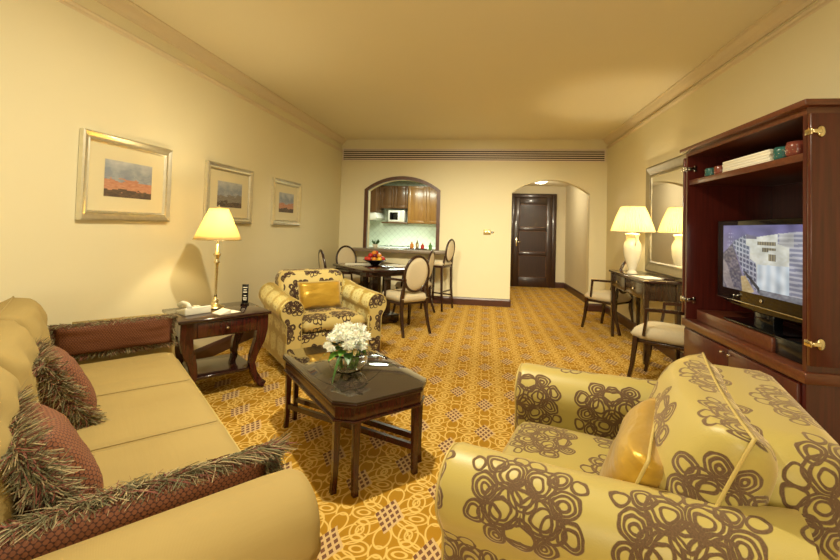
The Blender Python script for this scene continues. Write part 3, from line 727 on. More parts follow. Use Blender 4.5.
# ------------------------------------------------------------------ patterned armchairs (local: front = -y)
def armchair(label, loc, rz, body='scroll_velvet', side='scroll_velvet'):
    t = thing('armchair', label, 'armchair', loc, rz); HS = .41; r = .11; zc = .545
    g = G(); g.box(-HS + .06, HS - .06, -.36, .36, .10, .33, .02); obj('base', g, body, t)
    # seat cushion
    g = G()
    w2 = HS - .085
    def top(s_):
        def f(u, v):
            a_, b_ = 2 * u - 1, 2 * v - 1; e_ = max(0, (1 - abs(a_) ** 8) * (1 - abs(b_) ** 8)) ** .3
            return Vector((a_ * w2, -.03 + b_ * .37, .395 + s_ * (.062 * e_ + .012 * (1 - a_ * a_) * (1 - b_ * b_) * (s_ > 0))))
        return f
    g.grid(top(1), 20, 20, lambda u, v: (u * 2 * w2, v * .74)); g.grid(top(-1), 20, 20, lambda u, v: (u * 2 * w2, v * .74), True)
    sc = obj('seat_cushion', g, body, t)
    for s_ in (-1, 1):
        g = G(); n = 24
        prof = [(-.075, .08), (-.075, .25), (-.075, .43)]
        for i in range(n + 1):
            a_ = PI + .6 - (PI + 1.2) * i / n; prof.append((r * math.cos(a_) + .018, zc + r * math.sin(a_)))
        prof += [(.07, .42), (.07, .25), (.07, .08)]
        L = [0]
        for p_, q_ in zip(prof, prof[1:]): L.append(L[-1] + math.hypot(q_[0] - p_[0], q_[1] - p_[1]))
        rows = []
        for y, k_, dz in ((-.412, .80, 0), (-.408, .95, 0), (-.395, 1, 0), (-.38, 1.0, 0), (-.1, 1, .005), (.2, 1, .02), (.40, 1, .05)):
            row = []
            for (x, z) in prof:
                if z > .40: x2, z2 = .018 + (x - .018) * k_, zc + (z - zc) * k_ + dz
                else: x2, z2 = x * (k_ if k_ < 1 else 1), z
                row.append(g.bm.verts.new((s_ * (HS + x2), y, z2)))
            rows.append((row, y))
        for (A, ya), (B, yb) in zip(rows, rows[1:]):
            for j in range(len(prof) - 1): g.face((A[j], A[j + 1], B[j + 1], B[j]), ((ya, L[j]), (ya, L[j + 1]), (yb, L[j + 1]), (yb, L[j])))
        arm = obj('arm', g, side, t)
        g = G(); f = g.bm.faces.new([g.bm.verts.new((v_.x, v_.y - .003, v_.z)) for v_ in [Vector((s_ * (HS + (.018 + (x - .018) * .93 if z > .40 else x * .93)), -.41, zc + (z - zc) * .93 if z > .40 else z)) for x, z in prof]])
        ret = bmesh.ops.extrude_face_region(g.bm, geom=[f]); bmesh.ops.translate(g.bm, vec=(0, .012, 0), verts=[v_ for v_ in ret['geom'] if isinstance(v_, bmesh.types.BMVert)])
        for f in g.bm.faces:
            for l in f.loops: l[g.uv].uv = (l.vert.co.x + .05 * s_, l.vert.co.z)
        obj('front_panel', g, body, arm)
        g = G(); g.tube([(s_ * (HS + (.018 + (x - .018) * .93 if z > .40 else x * .93)), -.413, zc + (z - zc) * .93 if z > .40 else z) for x, z in prof], .004, 6); obj('piping', g, 'piping_gold', arm)
    # back
    g = G(); bw = .36
    def bk(u, v):
        a_ = 2 * u - 1; ang = v * 2 * PI
        return Vector((0, 0, 0))
    outl = []
    for i in range(9): outl.append((bw - .10 + .10 * math.sin(i / 8 * PI / 2), .72 + .10 * math.cos(i / 8 * PI / 2)))
    outl = [(-x, z) for x, z in outl][::-1] + [(x, z) for x, z in outl] if False else [(-bw, .10)] + [(-x, z) for x, z in outl][::-1] + [(x, z) for x, z in outl] + [(bw, .10)]
    b = G(); lay = [(.20, .90, -.03), (.215, .97, -.008), (.25, 1, 0), (.40, 1, 0), (.43, .97, -.01), (.44, .92, -.025)]
    rows = []
    for y, k_, dz in lay:
        rows.append([b.bm.verts.new((x * k_, y + (z - .3) * .16, z if z < .2 else z + dz)) for x, z in outl])
    LL = [0]
    for p_, q_ in zip(outl, outl[1:]): LL.append(LL[-1] + math.hypot(q_[0] - p_[0], q_[1] - p_[1]))
    for ri, (A, B) in enumerate(zip(rows, rows[1:])):
        for j in range(len(outl) - 1): b.face((A[j], A[j + 1], B[j + 1], B[j]), ((LL[j], lay[ri][0]), (LL[j + 1], lay[ri][0]), (LL[j + 1], lay[ri + 1][0]), (LL[j], lay[ri + 1][0])))
    for row in (rows[0][::-1], rows[-1]):
        f = b.face(row)
        for l in f.loops: l[b.uv].uv = (l.vert.co.x, l.vert.co.z)
    obj('back', b, body, t)
    for x in (-.33, .33):
        for y in (-.32, .38):
            g = G(); g.lathe([(.018, 0), (.027, .101)], 12, (x, y, 0)); obj('leg', g, 'espresso', t)
    return t
fa = math.radians(43)
far_chair = armchair('patterned gold armchair with dark scrolls beside the end table', Vector((-1.32, 3.62, 0)) + RZ(fa) @ Vector((0, .40, 0)), fa, 'scroll_velvet_dark', 'scroll_velvet_gold')
na = math.radians(71.6) 
na_f = math.radians(71.6 - 0)
far_chair.scale = (.95, .95, 1.0)
near_loc = Vector((.051, 1.65, 0)) + Vector((.949, -.316, 0)) * .41
near_chair = armchair('large scroll patterned gold armchair nearest the camera', near_loc, math.radians(-108.4) , 'scroll_velvet', 'scroll_velvet')
def cushion(name, label, mat, wd, ht, th, loc, rot, seed=0, corner=.05, power=.42, pip='piping_gold', amp=.008):
    t = bpy.data.objects.new(name, None); link(t); tag(t, label, 'cushion'); t.location = loc; t.rotation_euler = rot
    obj('cover', pillow(wd, ht, th, 24, corner, amp, seed, power), mat, t)
    g = G(); g.tube(seam_path(wd, ht, corner, 14), .0045, 6, closed=True); obj('piping', g, pip, t); return t
def on(o, x, y, z): return o.matrix_basis @ Vector((x, y, z)) if False else (Matrix.Translation(o.location) @ RZ(o.rotation_euler.z)) @ Vector((x, y, z))
cushion('satin_cushion', 'gold satin lumbar cushion on the armchair beside the end table', 'gold_satin', .44, .27, .12, on(far_chair, .0, .06, .60), (math.radians(-14), 0, fa), 2)
na_ = near_chair.rotation_euler.z
cushion('satin_cushion', 'gold satin cushion leaning on the armchair nearest the camera', 'gold_satin', .40, .34, .15, on(near_chair, .18, .075, .585), (math.radians(-20), math.radians(4), na_ - .12), 5)
cushion('scroll_cushion', 'large scroll patterned back cushion on the armchair nearest the camera', 'scroll_velvet', .72, .50, .26, on(near_chair, .085, .225, .62), (math.radians(-20), 0, na_), 9, .06, .45)
# ------------------------------------------------------------------ end table
ea = math.radians(51); et_loc = Vector((-2.10, 3.03, 0))
et = thing('end_table', 'dark mahogany end table with curved legs and a drawer', 'end table', et_loc, ea)
W2, D2 = .325, .275
g = G(); g.box(-W2, W2, -D2, D2, .575, .60, .006); obj('tabletop', g, 'mahogany_top', et)
g = G(); g.box(-W2 + .035, W2 - .035, -D2 + .03, D2 - .02, .455, .575, .003); ap = obj('apron', g, 'mahogany', et)
g = G(); g.box(-.20, .20, -D2 + .018, -D2 + .03, .465, .565, .004); dw = obj('drawer', g, 'mahogany', et)
g = G(); g.ball((0, -D2 + .008, .515), .011, 2); obj('knob', g, 'chrome', dw)
for sx in (-1, 1):
    for sy in (-1, 1):
        xs = [(0, .575), (.0, .46), (-.012, .38), (-.05, .27), (-.062, .20), (-.045, .12), (-.01, .05), (.03, .018)]
        path = [(sx * (W2 - .06 + a_), sy * (D2 - .05 + a_ * .3), z) for a_, z in xs]
        g = G(); g.bar(path, [.05] * 8, [.085, .085, .075, .055, .045, .045, .05, .045], up=(1, 0, 0)); obj('leg', g, 'mahogany', et)
g = G(); g.box(-W2 + .10, W2 - .10, -D2 + .05, D2 - .05, .15, .172, .004); obj('shelf', g, 'mahogany_top', et)
# table lamp
L0 = Vector((-2.17, 3.10, .60))
t = thing('table_lamp', 'lit brass stick table lamp with tapered fabric shade on the end table', 'lamp', L0)
g = G(); g.lathe([(.072, 0), (.075, .008), (.068, .016), (.045, .022), (.03, .035), (.022, .05), (.028, .06), (.018, .075), (.012, .09)], 28); obj('base', g, 'brass_light', t)
g = G(); g.lathe([(.012, .088), (.0095, .12), (.013, .34), (.016, .36), (.024, .372), (.016, .384), (.016, .41), (.028, .43), (.030, .44), (.012, .45), (.010, .52)], 20); obj('pole', g, 'brass_light', t)
def shade(r0, r1, z0, z1, name, mat, pleat=0, n=48, parent=None, curve=0):
    g = G(); rows = []
    for k_ in range(9):
        u = k_ / 8; r = r0 + (r1 - r0) * u + curve * math.sin(PI * u); row = []
        for j in range(n):
            rr_ = r + (pleat * (.5 - .5 * math.cos(PI * (j % 2))) if pleat else 0); a_ = 2 * PI * j / n
            row.append(g.bm.verts.new((rr_ * math.cos(a_), rr_ * math.sin(a_), z0 + (z1 - z0) * u)))
        rows.append(row)
    for A, B in zip(rows, rows[1:]):
        for j in range(n): g.face((A[j], A[(j + 1) % n], B[(j + 1) % n], B[j]), smooth=not pleat)
    o = obj(name, g, mat, parent)
    sm = o.modifiers.new('thickness', 'SOLIDIFY'); sm.thickness = .0015; return o
shade(.178, .070, .555, .81, 'lamp_shade', 'lamp_shade_fabric', parent=t)
g = G(); g.tube([(.178 * math.cos(a_ * PI / 16), .178 * math.sin(a_ * PI / 16), .555) for a_ in range(32)], .003, 6, closed=True); g.tube([(.070 * math.cos(a_ * PI / 16), .070 * math.sin(a_ * PI / 16), .81) for a_ in range(32)], .003, 6, closed=True)
g.tube([(-.07, 0, .80), (0, 0, .80), (.07, 0, .80)], .002, 6); g.tube([(0, 0, .52), (0, 0, .80)], .0025, 6); g.lathe([(.003, .80), (.008, .82), (.004, .835), (.0001, .84)], 12); obj('shade_ring', g, 'brass_light', t)
bpy.data.objects['table_lamp_bulb'].location = L0 + Vector((.012, 0, .735))
# telephone
t = thing('telephone', 'white telephone at the left of the end table', 'telephone', et_loc + RZ(ea) @ Vector((-.17, -.01, .60)), ea + .2)
g = G(); g.prism([(-.075, 0), (.075, 0), (.075, .022), (-.06, .055), (-.075, .055)], 'x', -.095, .095, .006); obj('phone_body', g, 'white_plastic', t)
g = G(); g.tube([(-.062, -.07, .05), (-.062, -.04, .078), (-.062, .04, .082), (-.062, .085, .058)], [.020, .015, .015, .021], 10); obj('handset', g, 'white_plastic', t)
g = G()
for i in range(3):
    for j in range(4): g.box(-.015 + i * .026, .003 + i * .026, -.045 + j * .024, -.029 + j * .024, .022, .048 - (-.045 + j * .024) * 0 - .004 + .008 * (j - 1.5) / 4, .002)
obj('keypad', g, 'paper', t)
g = G(); P = et_loc + RZ(ea) @ Vector((.03, -.13, .60))
for sgn in (0,): g.prism([(-.085, 0), (.085, 0), (.0, .003), (0, .028), (-.085, .003)], 'y', -.055, .055)
card = obj('folded_card', g, 'paper'); card.location = P; card.rotation_euler = (0, 0, ea + .25); tag(card, 'white folded card lying in front of the brass table lamp', 'card')
t = thing('tent_card', 'narrow upright glass card holder with dark printed sheet on the end table', 'card holder', et_loc + RZ(ea) @ Vector((.255, .13, .60)), .2)
g = G(); g.box(-.03, .03, -.02, .02, 0, .008, .002); obj('base', g, 'black_plastic', t)
g = G(); g.box(-.026, .026, -.004, .004, .008, .17, .001); obj('sheet', g, 'black_plastic', t)
g = G()
for z, w_ in ((.14, .036), (.12, .024), (.10, .034), (.07, .02), (.05, .034), (.035, .026)): g.box(-w_ / 2, w_ / 2, -.0055, -.004, z, z + .007)
obj('printing', g, 'paper', t)
# ------------------------------------------------------------------ coffee table (local x = long side direction)
ca = math.radians(-46.9); CT = Vector((-.792, 2.408, 0)); HX, HY, CH = .502, .283, .092; ZT = .458
ct = thing('coffee_table', 'dark mahogany coffee table with clipped corners and glossy glass top', 'coffee table', CT, ca)
def octo(o): return [(-HX + CH, -HY + o), (HX - CH, -HY + o), (HX - o, -HY + CH), (HX - o, HY - CH), (HX - CH, HY - o), (-HX + CH, HY - o), (-HX + o, HY - CH), (-HX + o, -HY + CH)]
g = G(); g.prism(octo(.004), 'z', ZT - .028, ZT - .008, .004); obj('tabletop', g, 'mahogany_top', ct)
Mat('table_glass', (.035, .026, .020), .035, 0, Coat_Weight=1.0, Coat_Roughness=.01); M['table_glass'] = bpy.data.materials['table_glass']
g = G(); g.prism(octo(.006), 'z', ZT - .008, ZT, .002); obj('glass_sheet', g, 'table_glass', ct)
g = G(); g.prism(octo(.022), 'z', ZT - .095, ZT - .028, .003); obj('apron', g, 'mahogany', ct)
g = G(); g.prism(octo(.012), 'z', ZT - .105, ZT - .094, .003); obj('moulding', g, 'mahogany', ct)
legs = []
for sx in (-1, 1):
    for sy in (-1, 1):
        for (lx, ly) in ((HX - CH - .02, HY - .04), (HX - .04, HY - CH - .02)):
            x, y = sx * lx, sy * ly; legs.append((x, y)); fl = .007
            ox = sx * fl if lx > HX - .06 else 0; oy = sy * fl if lx < HX - .06 else 0
            g = G(); g.bar([(x, y, ZT - .10), (x, y, .14), (x + ox * .3, y + oy * .3, .07), (x + ox, y + oy, 0)], [.033, .028, .026, .027], [.033, .028, .026, .027], up=(1, 0, 0)); obj('leg', g, 'mahogany', ct)
for dx, dy in ((HX - CH - .02, HY - .04), (HX - .04, HY - CH - .02)):
    pass
g = G()
a1, a2 = (-(HX - .04), HY - CH - .02), (HX - CH - .02, -(HY - .04)); b1, b2 = (-(HX - CH - .02), HY - .04), (HX - .04, -(HY - CH - .02))
A1, A2, B1, B2 = (-(HX - .04), -(HY - CH - .02)), (HX - CH - .02, HY - .04), (-(HX - CH - .02), -(HY - .04)), (HX - .04, HY - CH - .02)
for (p_, q_) in ((A1, A2), (B1, B2)):
    g = G(); g.bar([(p_[0], p_[1], .135), (q_[0], q_[1], .135)], .022, .030); obj('stretcher', g, 'mahogany', ct)
# flower bowl
FB = Vector((-.77, 2.30, ZT))
t = thing('flower_bowl', 'clear glass bowl of white flowers on the coffee table', 'flower arrangement', FB)
g = G(); pr = [(.04, .002), (.075, .02), (.098, .055), (.100, .08), (.088, .105), (.092, .118), (.088, .118), (.084, .105), (.095, .08), (.093, .056), (.072, .024), (.035, .008), (.0001, .008)]
g.lathe([(.0001, .001)] + [(r_ * 1.12, z_) for r_, z_ in pr], 36, cap=False); obj('bowl', g, 'clear_glass', t)
rr = random.Random(11)
g = G()
for i in range(16):
    a_ = rr.uniform(0, 2 * PI); r0 = rr.uniform(0, .05); p0 = Vector((math.cos(a_) * r0, math.sin(a_) * r0, .02)); a2_ = a_ + rr.uniform(-1, 1); p1 = Vector((math.cos(a2_) * .07, math.sin(a2_) * .07, rr.uniform(.09, .14)))
    g.tube([p0, (p0 + p1) / 2 + Vector((0, 0, -.01)), p1], .003, 5)
obj('stems', g, 'leaf', t)
def leafblade(g, p, d_, L, w_, curl=.3):
    d_ = d_.normalized(); sd = d_.cross(Vector((0, 0, 1))).normalized(); prev = None
    for j in range(7):
        u = j / 6; q = p + d_ * L * u + Vector((0, 0, -curl * L * u * u)); ww = w_ * math.sin(PI * min(1, u * .93 + .05)) + .0006; up = Vector((0, 0, .25 * ww))
        cur = (g.bm.verts.new(q - sd * ww + up), g.bm.verts.new(q), g.bm.verts.new(q + sd * ww + up))
        if prev:
            g.face((prev[0], prev[1], cur[1], cur[0])); g.face((prev[1], prev[2], cur[2], cur[1]))
        prev = cur
g = G(); g2 = G()
for i in range(20):
    a_ = i * 2 * PI / 20 + rr.uniform(-.15, .15); leafblade(g if i % 2 else g2, Vector((math.cos(a_) * .05, math.sin(a_) * .05, rr.uniform(.12, .16))), Vector((math.cos(a_), math.sin(a_), rr.uniform(.05, .7))), rr.uniform(.06, .11), .026, rr.uniform(.1, .6))
for i in range(3):
    a_ = rr.uniform(0, 2 * PI); leafblade(g2, Vector((math.cos(a_) * .07, math.sin(a_) * .07, .13)), Vector((math.cos(a_), math.sin(a_), .1)), .13, .007, 1.1)
obj('leaves', g, 'leaf', t); obj('dark_leaves', g2, 'leaf_dark', t)
def bloom(c, r, n=70, seed=0, name='bloom'):
    g = G(); q = random.Random(seed); c = Vector(c)
    for i in range(n):
        z = 1 - 1.35 * (i + .5) / n; a_ = i * 2.39996; s_ = math.sqrt(max(0, 1 - z * z)); d_ = Vector((s_ * math.cos(a_), s_ * math.sin(a_), z))
        L = r * q.uniform(.85, 1.1); sd = d_.cross(Vector((q.uniform(-1, 1), q.uniform(-1, 1), q.uniform(-1, 1)))).normalized() * r * .15; up = d_.cross(sd).normalized() * r * .05
        p0 = c + d_ * r * .25
        vs = [g.bm.verts.new(p) for p in (p0, p0 + d_ * L * .45 - sd, p0 + d_ * L * .8 + up, p0 + d_ * L * .45 + sd)]
        g.face(vs)
        vs = [g.bm.verts.new(p) for p in (p0, p0 + d_ * L * .45 - sd * .6 - up * 2, p0 + d_ * L * .75, p0 + d_ * L * .45 + sd * .6 - up * 2)]
        g.face(vs)
    g.ball(c, r * .55, 2)
    return g
bl = [(0, 0, .235, .055), (-.055, .01, .225, .05), (.05, .03, .23, .05), (.0, -.055, .215, .048), (-.05, -.045, .20, .04), (.06, -.03, .205, .048), (.09, .015, .20, .04), (-.095, -.01, .19, .036), (.035, -.085, .175, .042), (.095, -.05, .165, .036), (-.03, .06, .225, .05), (.03, .075, .215, .045), (-.10, -.06, .16, .028), (-.07, -.085, .15, .026), (-.08, .06, .19, .035)]
for i, (x, y, z, r) in enumerate(bl): obj('bloom', bloom((x, y, z), r, 80, i), 'petal', t)
# ------------------------------------------------------------------ dining chairs (local front = -y)
def dining_chair(label, loc, rz, group='cream oval back dining chairs'):
    t = thing('dining_chair', label, 'chair', loc, rz, group)
    g = G(); n = 20
    def f(s_):
        def h(u, v):
            a_, b_ = 2 * u - 1, 2 * v - 1; w_ = .225 - .03 * (v); e_ = max(0, (1 - abs(a_) ** 6) * (1 - abs(b_) ** 6)) ** .35
            return Vector((a_ * w_, b_ * .23, .440 + s_ * .058 * e_ + (.012 * (1 - a_ * a_) * (1 - b_ * b_) if s_ > 0 else 0)))
        return h
    g.grid(f(1), n, n, lambda u, v: (u * .47, v * .46)); g.grid(f(-1), n, n, lambda u, v: (u * .47, v * .46), True); obj('seat', g, 'cream_fabric', t)
    g = G(); g.box(-.20, .20, -.20, .19, .362, .388, .004); obj('seat_frame', g, 'espresso', t)
    for s_ in (-1, 1):
        g = G(); g.bar([(s_ * .20, -.19, .41), (s_ * .205, -.20, .30), (s_ * .215, -.215, .15), (s_ * .225, -.245, 0)], [.038, .034, .030, .026], [.038, .034, .030, .026], up=(1, 0, 0)); obj('leg', g, 'espresso', t)
        g = G(); g.bar([(s_ * .175, .225, .55), (s_ * .18, .21, .45), (s_ * .18, .205, .30), (s_ * .185, .235, .15), (s_ * .195, .285, 0)], [.034, .036, .034, .030, .026], [.034, .036, .034, .030, .026], up=(1, 0, 0)); obj('leg', g, 'espresso', t)
        g = G(); g.bar([(s_ * .175, .24, .665), (s_ * .225, .15, .67), (s_ * .245, 0, .665), (s_ * .235, -.10, .655)], .030, .026); g.bar([(s_ * .235, -.09, .66), (s_ * .235, -.10, .55), (s_ * .222, -.12, .43)], .022, .022, up=(0, 1, 0)); obj('armrest', g, 'espresso', t)
    # oval back, leaning
    tilt = math.radians(-9); Mb = Matrix.Translation((0, .245, .735)) @ Matrix.Rotation(tilt, 4, 'X')
    g = G(); g.tube([(.172 * math.cos(a_ * PI / 20), 0, .218 * math.sin(a_ * PI / 20)) for a_ in range(40)], .017, 8, closed=True, M4=Mb); 
    for s_ in (-1, 1): g.bar([(s_ * .170, .222, .53), (s_ * .160, .238, .68)], .028, .026, up=(0, 1, 0))
    obj('back_frame', g, 'espresso', t)
    g = G()
    def pad(s_):
        def h(u, v):
            r = v; a_ = u * 2 * PI; return Mb @ Vector((.160 * r * math.cos(a_), s_ * (.004 + .020 * math.sqrt(max(0, 1 - r ** 4))), .203 * r * math.sin(a_)))
        return h
    g.grid(pad(1), 32, 8, lambda u, v: (v * .2 * math.cos(u * 2 * PI), v * .2 * math.sin(u * 2 * PI))); g.grid(pad(-1), 32, 8, lambda u, v: (v * .2 * math.cos(u * 2 * PI), v * .2 * math.sin(u * 2 * PI)), True); obj('back_pad', g, 'cream_fabric', t)
    return t
dc = dining_chair('cream oval back dining chair in front, its back turned to the camera', (-.99, 5.10, 0), math.radians(-136))
copy_thing(dc, (-1.06, 6.12, 0), math.radians(-97), 'cream oval back dining chair between the front chair and the bar stool')
copy_thing(dc, (-1.99, 5.50, 0), math.radians(124), 'cream oval back dining chair at the left behind the patterned armchair')
copy_thing(dc, (-2.12, 6.42, 0), math.radians(44), 'cream oval back dining chair on the far side of the dining table')
copy_thing(dc, (1.66, 5.84, 0), math.radians(-138), 'cream upholstered armchair at the far end of the console desk')
copy_thing(dc, (1.58, 3.83, 0), math.radians(-128), 'cream upholstered armchair between the console desk and the television cabinet')
# dining table
dt = thing('dining_table', 'dark clipped corner dining table with a heavy pedestal base', 'dining table', (-1.51, 5.58, 0), math.radians(-46.5))
tx, ty, tc = .57, .44, .10
def octo2(o): return [(-tx + tc, -ty + o), (tx - tc, -ty + o), (tx - o, -ty + tc), (tx - o, ty - tc), (tx - tc, ty - o), (-tx + tc, ty - o), (-tx + o, ty - tc), (-tx + o, -ty + tc)]
g = G(); g.prism(octo2(0), 'z', .722, .75, .006); obj('tabletop', g, 'mahogany_top', dt)
g = G(); g.prism(octo2(.05), 'z', .665, .722, .003); obj('apron', g, 'espresso', dt)
for x in (-.14, .14):
    for y in (-.10, .10): g = G(); g.bar([(x, y, .665), (x, y, .12)], .085, .085, up=(1, 0, 0)); obj('column', g, 'espresso', dt)
g = G(); g.prism([(-.30, -.22), (.30, -.22), (.30, .22), (-.30, .22)], 'z', .02, .12, .012); obj('plinth', g, 'espresso', dt)
g = G(); 
for x in (-.26, .26):
    for y in (-.18, .18): g.lathe([(.03, 0), (.03, .021)], 10, (x, y, 0))
obj('foot', g, 'espresso', dt)
# fruit bowl
FB2 = Vector((-1.56, 5.70, .75)); t = thing('fruit_bowl', 'dark shallow fruit bowl on the dining table', 'bowl', FB2)
g = G(); g.lathe([(.0001, .001), (.06, .001), (.065, .015), (.12, .045), (.17, .075), (.165, .077), (.115, .052), (.06, .024), (.0001, .022)], 32, cap=False); obj('bowl', g, 'black_gloss', t)
kinds = [('fruit_red', 'apple'), ('fruit_orange', 'orange'), ('fruit_plum', 'plum'), ('fruit_yellow', 'pear')]
pos = []
for ring_, (nn, R0, z) in enumerate(((9, .115, .088), (5, .058, .066), (6, .072, .135), (2, .02, .17))):
    for i in range(nn): pos.append((R0 * math.cos(i * 2 * PI / nn + ring_ * .4), R0 * math.sin(i * 2 * PI / nn + ring_ * .4), z))
order = [0, 1, 0, 1, 0, 0, 0, 1, 3, 0, 1, 0, 2, 3, 0, 1, 0, 0, 2, 1, 0, 1]
names = {'apple': 'red apple', 'orange': 'orange', 'plum': 'dark plum', 'pear': 'yellow fruit'}
hero = {}
for i, p in enumerate(pos):
    mt_, nm = kinds[order[i % len(order)]]; r = .034 if nm != 'plum' else .030
    if nm not in hero:
        g = G(); g.lathe([(.0001, -.85 * r), (.5 * r, -.86 * r), (.9 * r, -.45 * r), (1.02 * r, .05 * r), (.88 * r, .55 * r), (.5 * r, .84 * r), (.12 * r, .74 * r), (.0001, .68 * r)], 16); me_o = obj(nm, g, mt_); hero[nm] = me_o.data; o = me_o
    else: o = bpy.data.objects.new(nm, hero[nm]); link(o)
    o.location = FB2 + Vector(p); o.rotation_euler = (.3 * math.sin(i * 5), .3 * math.cos(i * 3), i)
    sec = ['right', 'back right', 'back', 'back left', 'left', 'front left', 'front', 'front right'][int(((math.atan2(p[1], p[0]) - .13) / (PI / 4) + .5) % 8)]
    where = ['lying against the %s rim of the dark fruit bowl' % sec, 'under the heap at the %s of the dark fruit bowl' % sec, 'in the upper layer of the heap, %s side of the fruit bowl' % sec, 'on top of the fruit heap, %s one' % sec][0 if i < 9 else 1 if i < 14 else 2 if i < 20 else 3]
    tag(o, names[nm] + ' ' + where, 'fruit', '%ss in the fruit bowl' % nm if nm != 'pear' else 'yellow fruit in the fruit bowl')
def flatitem(name, label, cat, pts, z0, z1, mat, loc, rz, grp=None):
    g = G(); g.prism(pts, 'z', z0, z1, .0); o = obj(name, g, mat); o.location = loc; o.rotation_euler = (0, 0, rz); return tag(o, label, cat, grp)
rect = lambda a_, b_: [(-a_, -b_), (a_, -b_), (a_, b_), (-a_, b_)]
flatitem('place_mat', 'white place mat on the dining table, left of the fruit bowl', 'place mat', rect(.19, .12), .0005, .004, 'paper', (-1.80, 5.72, .75), .3)
flatitem('place_mat', 'white place mat on the dining table, right of the fruit bowl', 'place mat', rect(.17, .11), .0005, .004, 'paper', (-1.25, 5.72, .75), -.6)
# bar stool
bs = thing('bar_stool', 'tall dark bar stool with cream seat and oval back at the counter', 'bar stool', (-.76, 6.62, 0), math.radians(-112))
g = G()
def sf(s_):
    def h(u, v):
        a_, b_ = 2 * u - 1, 2 * v - 1; e_ = max(0, (1 - abs(a_) ** 6) * (1 - abs(b_) ** 6)) ** .35
        return Vector((a_ * .19, b_ * .19, .735 + s_ * .04 * e_))
    return h
g.grid(sf(1), 14, 14, lambda u, v: (u, v)); g.grid(sf(-1), 14, 14, lambda u, v: (u, v), True); obj('seat', g, 'cream_fabric', bs)
g = G(); g.box(-.18, .18, -.18, .18, .675, .71, .005); obj('seat_frame', g, 'espresso', bs)
for sx in (-1, 1):
    for sy in (-1, 1): g = G(); g.bar([(sx * .16, sy * .16, .70), (sx * .165, sy * .165, .35), (sx * .18, sy * .19, 0)], [.034, .030, .026], [.034, .030, .026], up=(1, 0, 0)); obj('leg', g, 'espresso', bs)
g = G()
for z in (.22, .30):
    for s_ in (-1, 1):
        if z > .25: g.bar([(-.165, s_ * .165, z), (.165, s_ * .165, z)], .018, .022)
        else: g.bar([(s_ * .168, -.165, z), (s_ * .168, .165, z)], .018, .022)
obj('footrest', g, 'espresso', bs)
Mb = Matrix.Translation((0, .215, .945)) @ Matrix.Rotation(math.radians(-7), 4, 'X')
g = G(); g.tube([(.135 * math.cos(a_ * PI / 20), 0, .175 * math.sin(a_ * PI / 20)) for a_ in range(40)], .016, 8, closed=True, M4=Mb)
for s_ in (-1, 1): g.bar([(s_ * .15, .17, .68), (s_ * .125, .195, .86)], .026, .026, up=(0, 1, 0))
obj('back_frame', g, 'espresso', bs)
g = G()
for s_ in (1, -1): g.grid(lambda u, v, s_=s_: Mb @ Vector((.125 * v * math.cos(u * 2 * PI), s_ * (.004 + .018 * math.sqrt(max(0, 1 - v ** 4))), .165 * v * math.sin(u * 2 * PI))), 28, 6, lambda u, v: (u, v), s_ < 0)
obj('back_pad', g, 'cream_fabric', bs)
# ------------------------------------------------------------------ console desk, lamp, mirror
DX0, DX1, DY0, DY1, DZ = 1.555, 1.945, 4.33, 5.49, .83
dk = thing('console_desk', 'dark console desk with two knobbed drawers against the right wall', 'desk', ((DX0 + DX1) / 2, (DY0 + DY1) / 2, 0)); hx, hy = (DX1 - DX0) / 2, (DY1 - DY0) / 2
g = G(); g.box(-hx, hx, -hy, hy, DZ - .025, DZ, .006); obj('tabletop', g, 'mahogany_top', dk)
g = G(); g.box(-hx + .03, hx - .01, -hy + .03, hy - .03, DZ - .20, DZ - .025, .003); obj('apron', g, 'desk_wood', dk)
for s_ in (-1, 1):
    g = G(); g.box(-hx + .02, -hx + .03, s_ * .27 - .24, s_ * .27 + .24, DZ - .185, DZ - .04, .003); d_ = obj('drawer', g, 'desk_wood', dk)
    g = G(); g.tube([(-hx + .02, s_ * .27, DZ - .105), (-hx + .005, s_ * .27, DZ - .105)], .005, 8); g.lathe([(.013, 0), (.014, .004), (.005, .02)], 12, M4=at((-hx + .01, s_ * .27, DZ - .125))); obj('knob', g, 'brass_light', d_)
    for sx in (-1, 1):
        g = G(); g.bar([(sx * (hx - .045), s_ * (hy - .045), DZ - .03), (sx * (hx - .045), s_ * (hy - .045), 0)], [.05, .032], [.05, .032], up=(1, 0, 0)); obj('leg', g, 'desk_wood', dk)
DL = Vector((1.68, 5.02, DZ)); t = thing('table_lamp', 'lit white urn table lamp with pleated shade on the console desk', 'lamp', DL)
g = G(); g.lathe([(.055, 0), (.06, .012), (.045, .03), (.038, .05), (.06, .11), (.088, .20), (.098, .29), (.092, .35), (.07, .39), (.062, .42), (.078, .45), (.074, .465), (.030, .47)], 32); obj('urn', g, 'porcelain', t)
g = G()
for s_ in (-1, 1): g = G(); g.tube([(0, s_ * .090, .33), (0, s_ * .118, .38), (0, s_ * .112, .445), (0, s_ * .07, .46)], .008, 8); obj('handle', g, 'porcelain', t)
g = G(); g.tube([(0, 0, .37), (0, 0, .77)], .006, 8); g.lathe([(.004, .765), (.009, .78), (.0001, .795)], 10); obj('stem', g, 'brass_light', t)
shade(.226, .118, .485, .775, 'lamp_shade', 'pleated_shade_fabric', .012, 96, t, .006)
g = G(); g.tube([(.234 * math.cos(a_ * PI / 24), .234 * math.sin(a_ * PI / 24), .487) for a_ in range(48)], .006, 6, closed=True); g.tube([(.124 * math.cos(a_ * PI / 24), .124 * math.sin(a_ * PI / 24), .775) for a_ in range(48)], .004, 6, closed=True); g.tube([(-.12, 0, .765), (.12, 0, .765)], .002, 6); g.tube([(0, -.12, .765), (0, .12, .765)], .002, 6); obj('shade_trim', g, 'cream_fabric', t)
bpy.data.objects['desk_lamp_bulb'].location = DL + Vector((0, 0, .60)) + Vector((.02, .0, 0))
